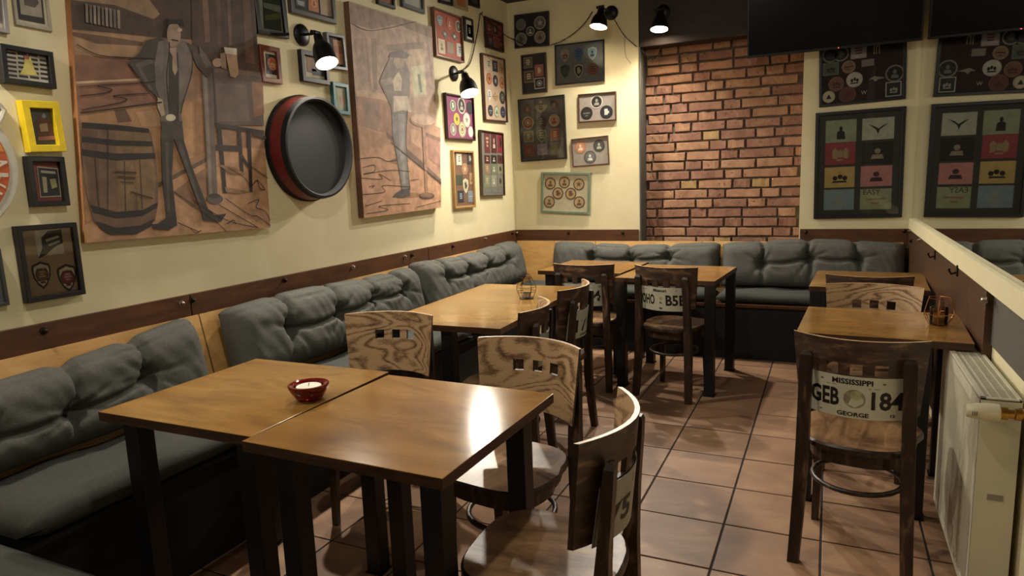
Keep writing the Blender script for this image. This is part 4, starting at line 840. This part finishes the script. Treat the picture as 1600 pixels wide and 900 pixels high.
canvas('large canvas of a saloon with a barrel and a thin dark-suited man', Q1, .034, 'b07a50', p1, l1)
Q2 = [(545, 1.6), (674.5, 42), (689, 324.4), (568.6, 340.6)]
p2 = [(Q2, 'b08f78'), ([(546, 4), (674, 43), (675, 60), (620, 38), (580, 46), (548, 36)], '94765f'),
 ([(553, 60), (575, 60), (580, 140), (560, 140)], 'a3836b'), ([(580, 60), (588, 60), (590, 140), (584, 140)], '8f725c'), ([(604, 70), (662, 65), (662, 76), (606, 80)], '90745f'), ([(608, 82), (634, 78), (640, 150), (612, 150)], 'b79778'), ([(636, 78), (664, 76), (666, 152), (642, 152)], 'c0a080'), ([(642, 104), (662, 102), (666, 148), (646, 150)], 'c3bb92'), ([(652, 116), (656, 116), (660, 144), (656, 145)], '748068'),
 ([(556, 142), (600, 150), (640, 172), (660, 190), (688, 200), (688, 284), (612, 222), (560, 206)], 'a9785c'), ([(556, 140), (600, 146), (640, 166), (634, 172), (598, 156), (557, 150)], 'c39b78'), ([(566, 156), (592, 160), (594, 198), (580, 206), (570, 198)], '96745c'), (ell(582, 206, 10, 4), '7d6152'),
 ([(560, 196), (600, 208), (640, 244), (689, 286), (689, 324.4), (568.6, 340.6)], 'c08a62'), ([(560, 196), (604, 212), (612, 226), (562, 236)], 'b0805c'), ([(604, 206), (640, 236), (689, 280), (689, 290), (636, 244), (604, 214)], '6f5442'),
 ([(640, 200), (656, 206), (658, 234), (642, 222)], 'bb8a66'), ([(668, 214), (686, 222), (688, 262), (670, 248)], '9a6a58'), ([(662, 206), (688, 216), (688, 222), (664, 212)], '77523f'),
 (ell(642, 305, 16, 4), '94683f'), (ell(624, 252, 14, 5), '8f6549'),
 ([(611, 168), (636, 170), (634, 224), (640, 296), (628, 300), (620, 250), (613, 208)], '7d7873'), ([(622, 178), (632, 178), (630, 230), (634, 286), (630, 288), (624, 240)], '928c85'), ([(626, 296), (640, 294), (640, 306), (628, 310), (612, 308), (618, 302)], '4d443f'),
 ([(608, 92), (632, 94), (640, 112), (640, 148), (632, 172), (612, 170), (596, 136), (592, 128), (600, 108)], '857568'), ([(594, 126), (612, 120), (614, 130), (600, 134)], 'a58f7c'), ([(612, 126), (622, 112), (628, 124), (626, 142), (616, 142)], 'cbb694'), ([(614, 150), (636, 150), (642, 176), (628, 172), (614, 176)], 'c9b6a0'), ([(616, 84), (626, 82), (632, 92), (630, 104), (620, 108), (614, 98)], 'b0927a'), ([(606, 90), (610, 82), (628, 78), (640, 86), (634, 92), (618, 90)], '6d6058'),
 (ell(660, 190, 20, 9, rot=.15), 'a07a60'), (ell(660, 187, 19, 8, rot=.15), 'c8a384'), ([(659, 198), (664, 198), (668, 304), (664, 304)], '9c6f52'), (ell(666, 306, 12, 5), '4d3a30'), (ell(666, 305, 10, 3.6), '8a6248')]
l2 = [([(562, 248), (590, 246), (604, 252), (620, 250)], .002, ink), ([(566, 262), (584, 258), (584, 268), (568, 272), (610, 266), (640, 268)], .002, ink), ([(564, 278), (596, 280), (592, 272), (610, 282)], .002, ink), ([(566, 304), (600, 300), (598, 290), (640, 292)], .002, ink), ([(570, 322), (596, 314)], .002, ink), ([(572, 334), (606, 328), (592, 322), (640, 318)], .002, ink), ([(650, 324), (688, 314)], .002, ink), ([(576, 292), (584, 290), (580, 294)], .002, ink), ([(654, 280), (640, 282)], .002, ink), ([(610, 222), (636, 244), (689, 286)], .0025, ink), ([(612, 208), (622, 260), (628, 300)], .002, ink), ([(636, 172), (634, 226), (640, 296)], .002, ink), ([(548, 36), (582, 48), (650, 34)], .0018, '6f5848'), ([(650, 36), (654, 66)], .0015, '6f5848'), ([(666, 46), (684, 200)], .0015, '7d6452'), ([(572, 60), (580, 140)], .0015, '7d6452')]
canvas('tall faded canvas of a cowboy standing in a saloon, right of the barrel lid', Q2, .042, '6e4e3e', p2, l2)

# ================================================================ BARREL LID AND ROUND SIGN
by, bz, br = 2.99, 1.628, .283
m4 = wall_matrix('L', Vector((XL, by, bz))); t = thing('barrel_lid', 'dark round barrel head with a red band, hung between the two canvases', 'barrel', mat4=m4)
MB().lathe([(br+.004, .001), (br+.006, .028), (br, .032), (br, .001)], 64, M['black_wood']).build('rear_hoop', t, True)
red = flat('6a1d1a', .45, .2, scale=10)
MB().lathe([(br-.001, .010), (br-.001, .032), (br-.010, .100), (br-.028, .100), (br-.028, .010)], 64, red).build('red_band', t, True)
MB().lathe([(br-.012, .092), (br-.007, .100), (br-.012, .128), (br-.024, .130), (br-.034, .120), (br-.034, .080)], 64, M['black_wood']).build('front_rim', t, True)
rs = random.Random(4); xs = [-.26, -.155, -.062, .03, .11, .19, .26]; R0 = br-.030
M['stave'] = ramp_mat('dark_barrel_stave', [(.2, '0f0c0a'), (.55, '1a1512'), (.85, '281f18')], stretch=(7, 1, 1), scale=3, rough=.85, spec=.2, bump=.2)
for a, b in zip(xs[:-1], xs[1:]):
    n = 8; up = [(a+.0012+(b-a-.0024)*k/n) for k in range(n+1)]
    pts = [(x, math.sqrt(max(0, R0*R0-x*x))) for x in up]+[(x, -math.sqrt(max(0, R0*R0-x*x))) for x in reversed(up)]
    MB().prism(pts, .055, .080+rs.uniform(-.0015, .0015), M['stave']).build('stave', t)
q = [survey(p, 0, XL+.02) for p in ((28, 258), (12, 190), (10, 333))]
sy, sz, sr = q[0].y-.215, q[0].z-.0, .215
m4 = wall_matrix('L', Vector((XL, sy, sz))); t = thing('enamel_sign', 'round orange sign with white rim and letters TAN, cut by the left edge', 'sign', mat4=m4)
n = 64
MB().prism([(sr*math.cos(2*PI*k/n), sr*1.04*math.sin(2*PI*k/n)) for k in range(n)], .004, .018, flat('b9b7a8', .35, .08)).build('rim', t)
MB().prism([((sr-.03)*math.cos(2*PI*k/n), (sr-.03)*1.04*math.sin(2*PI*k/n)) for k in range(n)], .018, .021, flat('a84a1e', .4, .15, scale=8)).build('face', t)
MB().prism([((sr-.034)*math.cos(a), (sr-.034)*1.04*math.sin(a)) for a in [.25+2.6*k/20 for k in range(21)]], .021, .0225, flat('c9822c', .4, .15, scale=8)).build('upper_face', t)
mb = MB()
for ch, a in (('T', -.60), ('A', -.33), ('N', -.06)):
    r_ = sr-.075; cx, cy = r_*math.cos(a), r_*math.sin(a)
    ca, sa = math.cos(a+PI/2), math.sin(a+PI/2)
    put_text(mb, ch, .050, .078, 0, 0, flat('ccc6b4', .4), lambda u, v: (cx+u*ca-v*sa, cy+u*sa+v*ca, .0232))
mb.build('lettering', t)
MB().tube([(sr*.76, sr*.62, .012), (sr*.86, sr*.76, .012), (sr*.92, sr*.88, .012), (sr*.86, sr*.97, .012), (sr*.76, sr*.93, .012), (sr*.78, sr*.84, .012)], .012, 8, flat('c4c0b0', .4, .08)).build('scroll', t, True)

# ================================================================ WALL LAMPS (black, adjustable, lit)
def lamp(label, side, base, joint, mouth, baser=.058, watts=None, size=1, out=.42):
    """base on the wall, joint = swivel, mouth = centre of the shade opening; world coordinates"""
    base, joint, mouth = Vector(base), Vector(joint), Vector(mouth)
    t = thing('wall_lamp', label, 'lamp', base, 0, 'black adjustable wall lamps')
    nrm = Vector((1, 0, 0)) if side == 'L' else Vector((0, -1, 0))
    q = nrm.to_track_quat('Z', 'Y').to_matrix().to_4x4()
    MB().lathe([(baser, .0005), (baser, .012), (baser*.8, .022), (baser*.35, .028), (0, .029)], 28, M['black_lamp'], q).build('wall_plate', t, True)
    j = joint-base
    MB().tube([nrm*.026, j], .0075, 10, M['black_lamp']).build('arm', t, True)
    ax = (mouth-joint).normalized(); L_ = (mouth-joint).length
    q2 = ax.to_track_quat('Z', 'Y').to_matrix().to_4x4(); q2.translation = j
    sd = nrm.cross(Vector((0, 0, 1)))
    MB().tube([j-sd*.020, j+sd*.026], .013, 10, M['black_lamp']).tube([j+sd*.022, j+sd*.042], lambda u: .006+.006*u, 8, M['black_lamp']).build('swivel_knob', t, True)
    pr = [(.020, .012), (.026, .016), (.030, .045), (.034, .060), (.046, .072), (.058, .095), (.066, .125), (.0695, L_), (.0675, L_), (.0635, .123), (.055, .096), (.042, .074), (.020, .064)]
    pr = [(a*size, b) for a, b in pr]
    mm = [M['black_lamp']]*7+[M['lamp_inside']]*5
    MB().lathe(pr, 32, None, q2, mm).build('shade', t, True)
    MB().lathe([(.013, .064), (.014, .075), (.024, .098), (.027, .112), (.022, .128), (.010, .136), (0, .137)], 20, M['bulb'], q2).build('bulb', t, True)
    aim = (ax+nrm*out).normalized()
    add_light('lamp_light', q2 @ Vector((0, 0, L_+.004)), (watts or LAMP_W), .03, parent=t, kind='SPOT', rot=aim.to_track_quat('-Z', 'Y').to_euler(), spot=2.75)
    return t
pA = survey((470, 55), 0, XL); jA = survey((495, 52), 0, XL+.12); mA = survey((511, 99), 0, XL+.20)
lamp('black wall lamp between the two canvases, its lit shade tilted to the right', 'L', (XL, pA.y, pA.z), jA, mA, watts=LAMP_W*.9, size=.86)
lamp('black wall lamp on the left wall, beyond the left edge of the photo', 'L', (XL, 1.02, 2.40), (XL+.13, 1.02, 2.40), (XL+.17, 1.03, 2.26), watts=LAMP_W*.32, out=0)
pB = survey((708, 115), 0, XL); jB = survey((725, 113), 0, XL+.15); mB = survey((734, 146), 0, XL+.21)
lamp('black wall lamp on the left wall above the magenta coaster board, lit', 'L', (XL, pB.y, pB.z), jB, mB)
mC = survey((935, 42), 1, YB-.30); jC = mC+Vector((.02, .03, .155))
lamp('black wall lamp lit high on the back wall left of the brick recess', 'B', (jC.x, YB, jC.z+.005), jC, mC)
mD = survey((1030, 46), 1, YB-.15); jD = mD+Vector((.0, .03, .155))
lamp('black wall lamp on the dark beam, lighting the brick wall', 'B', (jD.x, YB-.0062, jD.z), jD, mD)
# cord between the lamps: two twisted strands
def cord(label, pts, r, mat, twist=True):
    path = smooth_path(pts, 10); mb = MB(); strands = (0, PI) if twist else (None,)
    for ph in strands:
        q = []; acc = 0
        for i, p in enumerate(path):
            if i: acc += (p-path[i-1]).length
            if ph is None: q.append(p); continue
            t_ = (path[min(i+1, len(path)-1)]-path[max(i-1, 0)]).normalized(); a = t_.orthogonal().normalized(); b = t_.cross(a)
            q.append(p+(a*math.cos(acc*150+ph)+b*math.sin(acc*150+ph))*r*.9)
        mb.tube(q, r, 6, mat)
    o = mb.build('power_cord', None, True); o['label'] = label; o['category'] = 'cord'; return o
def Lw(x, y, off=.014): return survey((x, y), 0, XL+off)
def Bw(x, y, off=.012): return survey((x, y), 1, YB-off)
blk = flat('1d1915', .6)
cord('twisted black cord looping from the left wall lamp up to a hook', [Lw(717, 111, .03), Lw(726, 108), Lw(735, 97), Lw(742, 70), Lw(747, 45), Lw(750, 21, .02)], .0035, flat('4a3c2a', .6))
cord('thin black cord crossing the corner from the hook to the back wall lamp', [Lw(750, 21, .02), Lw(757, 27, .03), Lw(788, 54, .05), Bw(803, 62, .045), Bw(825, 71, .045), Bw(857, 71, .045), Bw(885, 60, .03), Bw(910, 40, .03), Bw(926, 18, .03)], .0028, blk)
cord('black cord sagging from the back wall lamp into the brick recess', [Bw(950, 12, .03), Bw(962, 34, .03), Bw(978, 58, .02), Vector((RX0+.03, YB+.02, 2.42)), Vector((RX0+.08, YB+.08, 2.36)), Vector((RX0+.16, YB+.06, 2.42)), Vector((jD.x-.03, YB-.012, jD.z-.03))], .0028, blk)
cord('thin loose wire hanging down the pier beside the brick recess', [Bw(976, 56, .01), Bw(979, 90, .008), Vector((RX0+.016, YB+.03, 2.25)), Vector((RX0+.018, YB+.09, 2.12))], .0016, blk, False)
cord('thin loose wire from the hook down to the tall brown coaster frame', [Lw(750, 22, .02), Lw(756, 55), Lw(760, 83, .03), Lw(767, 95, .035)], .0016, flat('6a4a30', .6), False)
cord('thin pale cable down the corner of left and back walls', [Vector((XL+.012, YB-.012, 2.30)), Vector((XL+.010, YB-.012, 1.6)), Vector((XL+.012, YB-.010, .97))], .003, flat('b8ae8c', .6), False)
hk = MB().tube([(0, 0, 0), (.02, 0, 0), (.024, 0, .012)], .004, 8, M['dark_metal']).build('cord_hook', None, True); p = Lw(750, 21, 0); hk.location = p
hk['label'] = 'tiny dark hook holding the lamp cord on the left wall'; hk['category'] = 'hook'

# ================================================================ TELEVISION
a = survey((1168, 88), 1, YB-.16); b = survey((1444, 42), 1, YB-.16)
zb = a.z-.015; x0, x1 = a.x, min(b.x, XR-.02)
t = thing('television', 'large black television high on the back wall, tilted down, beside the mirror', 'television', ((x0+x1)/2, YB-.16, zb), 0); t.rotation_euler = (math.radians(10), 0, 0)
W2 = (x1-x0)/2; Ht = 2*W2*.56
MB().box((-W2, -.02, 0), (W2, .025, Ht), M['black'], .004).build('casing', t)
MB().box((-W2+.012, -.0225, .018), (W2-.012, -.0205, Ht-.012), flat('060608', .18, .1)).build('screen', t)
MB().box((-.004+W2*.09, -.022, .006), (.004+W2*.09, -.0205, .011), M['led']).build('standby_light', t, label='red standby light')
MB().box((-.2, .026, .16), (.2, .06, .42), M['black']).box((-.05, .06, .22), (.05, .13, .36), M['black']).build('wall_bracket', t)

# ================================================================ TABLE THINGS
p = survey((484, 623), 2, .75); t = thing('candle_holder', 'dark red glass candle holder with a white tealight on the front table', 'candle holder', (p.x, p.y, .7503)); t.rotation_euler = (0, 0, .4)
MB().lathe([(.036, 0), (.042, .004), (.058, .030), (.065, .046), (.064, .050), (.056, .051), (.046, .045), (.042, .022), (0, .020)], 40, M['red_glass']).build('bowl', t, True)
MB().lathe([(.038, .021), (.0395, .024), (.0395, .042), (.038, .0435), (0, .0435)], 32, flat('d8d4c0', .5, .03)).build('tealight', t, True)
MB().tube([(0, 0, .043), (.001, 0, .049), (.003, 0, .053)], .0012, 6, M['black']).build('wick', t)
def wire_lantern(label, px, rr, hs, mat, n, sq=False):
    """rr radii at heights hs, n uprights"""
    p = survey(px, 2, .75); t = thing('wire_lantern', label, 'lantern', (p.x, p.y, .7503)); t.rotation_euler = (0, 0, .35)
    for k in range(n):
        a = 2*PI*k/n
        MB().tube([(r_*math.cos(a), r_*math.sin(a), h_) for r_, h_ in zip(rr, hs)], .0014, 6, mat).build('wire_upright', t)
    for r_, h_ in zip(rr, hs):
        if r_ < .015: continue
        nn = n if sq else 24
        MB().tube([(r_*math.cos(2*PI*k/nn), r_*math.sin(2*PI*k/nn), h_) for k in range(nn)], .0014, 6, mat, closed=True).build('wire_ring', t)
    return t
t = wire_lantern('small dark wire lantern with a candle glass on the middle table', (823, 466), [.036, .052, .056, .030], [.003, .040, .066, .118], M['dark_metal'], 6)
MB().lathe([(.040, 0), (.042, .004), (.036, .005), (0, .005)], 24, M['dark_metal']).build('tray', t, True)
MB().lathe([(.021, .006), (.022, .034), (.0205, .034), (.0195, .010), (0, .010)], 20, flat('a8a29a', .3, .3, .7)).build('candle_cup', t, True)
MB().tube([(.03*math.cos(a), 0, .118+.022*math.sin(a)) for a in [PI*k/10 for k in range(11)]], .0014, 6, M['dark_metal']).build('handle', t, True)
t = wire_lantern('copper wire geometric lantern with a glass candle cup on the right-wall table', (1466, 508), [.036, .062, .044], [.003, .050, .116], M['copper'], 6, True)
MB().lathe([(.030, .004), (.033, .006), (.034, .075), (.0325, .075), (.0315, .010), (0, .010)], 24, M['clear_glass']).build('glass_cup', t, True)
MB().lathe([(.024, .011), (.025, .034), (.023, .037), (0, .037)], 20, flat('a8885c', .5, .2)).build('candle', t, True)

# ================================================================ RADIATOR
X0, X1, Y0, Y1, Z0, Z1 = .432, .540, 2.385, 3.13, .04, .716
t = thing('radiator', 'cream white panel radiator under the mirror ledge, ribbed front and top grille', 'radiator', ((X0+X1)/2, (Y0+Y1)/2, 0))
ox, oy = (X0+X1)/2, (Y0+Y1)/2
prof = []; y = Y0+.035; pitch = .0333
prof = [(X0+.002, Y0), (X0, Y0+.003), (X0, Y0+.03)]
while y < Y1-.05:
    prof += [(X0, y), (X0+.007, y+.006), (X0+.007, y+.0105), (X0, y+.0165)]; y += pitch*.66
prof += [(X0, Y1-.003), (X0+.002, Y1)]
mb = MB(); n = len(prof); V = []
for dz, flatten in ((Z0, 1), (Z0+.03, 1), (Z0+.045, 0), (Z1-.065, 0), (Z1-.05, 1), (Z1-.006, 1)):
    for (x, y) in prof: V.append(((X0 if flatten else x)-ox, y-oy, dz))
F = [(j*n+i+1, j*n+i, (j+1)*n+i, (j+1)*n+i+1) for j in range(5) for i in range(n-1)]
mb.add(V, F, M['white_paint']); mb.build('front_panel', t)
wp = M['white_paint']
mb = MB(); mb.box((X0+.003-ox, Y0-oy, Z0), (X1-ox, Y0+.003-oy, Z1-.004), wp, .001); mb.build('side_panel', t)
mb = MB(); mb.box((X0+.003-ox, Y1-.003-oy, Z0), (X1-ox, Y1-oy, Z1-.004), wp, .001); mb.build('side_panel', t)
mb = MB(); mb.box((X1-.004-ox, Y0+.003-oy, Z0), (X1-ox, Y1-.003-oy, Z1-.006), wp); mb.build('rear_panel', t)
mb = MB()
mb.box((X0-ox, Y0-oy, Z1-.010), (X0+.018-ox, Y1-oy, Z1), wp, .002); mb.box((X1-.010-ox, Y0-oy, Z1-.010), (X1-ox, Y1-oy, Z1), wp, .002)
mb.box((X0-ox, Y0-oy, Z1-.010), (X1-ox, Y0+.012-oy, Z1), wp, .002); mb.box((X0-ox, Y1-.012-oy, Z1-.010), (X1-ox, Y1-oy, Z1), wp, .002)
mb.build('top_rim', t)
mb = MB(); y = Y0+.018
while y < Y1-.016:
    mb.box((X0+.018-ox, y-oy, Z1-.009), (X1-.010-ox, y+.0045-oy, Z1-.003), wp); y += .0105
for xx in (X0+.030, X0+.055, X0+.080): mb.box((xx-ox, Y0+.012-oy, Z1-.0055), (xx+.004-ox, Y1-.012-oy, Z1-.002), wp)
g_ = mb.build('top_grille', t); g_['kind'] = 'stuff'
MB().box((X0+.02-ox, Y0+.02-oy, Z0+.05), (X1-.02-ox, Y1-.02-oy, Z0+.6), M['black']).build('convector_core', t)
mb = MB(); zl = .40; mb.box((X0+.036-ox, Y0-.0015-oy, zl-.011), (X0+.080-ox, Y0-oy, zl+.011), flat('c9c2ae', .4, .04)); mb.box((X0+.0375-ox, Y0-.0018-oy, zl-.0095), (X0+.0785-ox, Y0-.0014-oy, zl+.0095), flat('8a8578', .5, .05)); mb.build('type_label', t)
yv, zv = Y0-.042, .684
iv = flat('d6ccae', .4, .03)
q = Vector((-1, 0, 0)).to_track_quat('Z', 'Y').to_matrix().to_4x4(); q.translation = Vector((X0+.045-ox, yv-oy, zv))
MB().lathe([(.020, 0), (.026, .004), (.027, .030), (.024, .060), (.0195, .082), (.016, .086), (0, .086)], 28, iv, q).build('thermostat_head', t, True, label='ivory thermostat valve head')
mb = MB(); put_text(mb, 'III', .012, .014, 0, 0, flat('2a2622', .6), lambda u, v: (X0-.022-ox+u, yv-oy-.0268, zv+v)); mb.build('dial_marks', t)
q = Vector((1, 0, 0)).to_track_quat('Z', 'Y').to_matrix().to_4x4(); q.translation = Vector((X0+.045-ox, yv-oy, zv))
MB().lathe([(.018, 0), (.018, .018), (.013, .020), (.013, .034), (.017, .036), (.017, .052), (.011, .054), (.011, .075)], 20, M['brass'], q).tube([(X0+.105-ox, yv-oy, zv), (X0+.105-ox, Y0+.01-oy, zv)], .009, 10, M['brass']).build('valve_body', t, True)
mb = MB(); mb.box((X0+.02-ox, Y0+.08-oy, 0), (X1-.02-ox, Y0+.11-oy, Z0+.06), wp); mb.box((X0+.02-ox, Y1-.11-oy, 0), (X1-.02-ox, Y1-.08-oy, Z0+.06), wp); mb.build('foot_bracket', t)
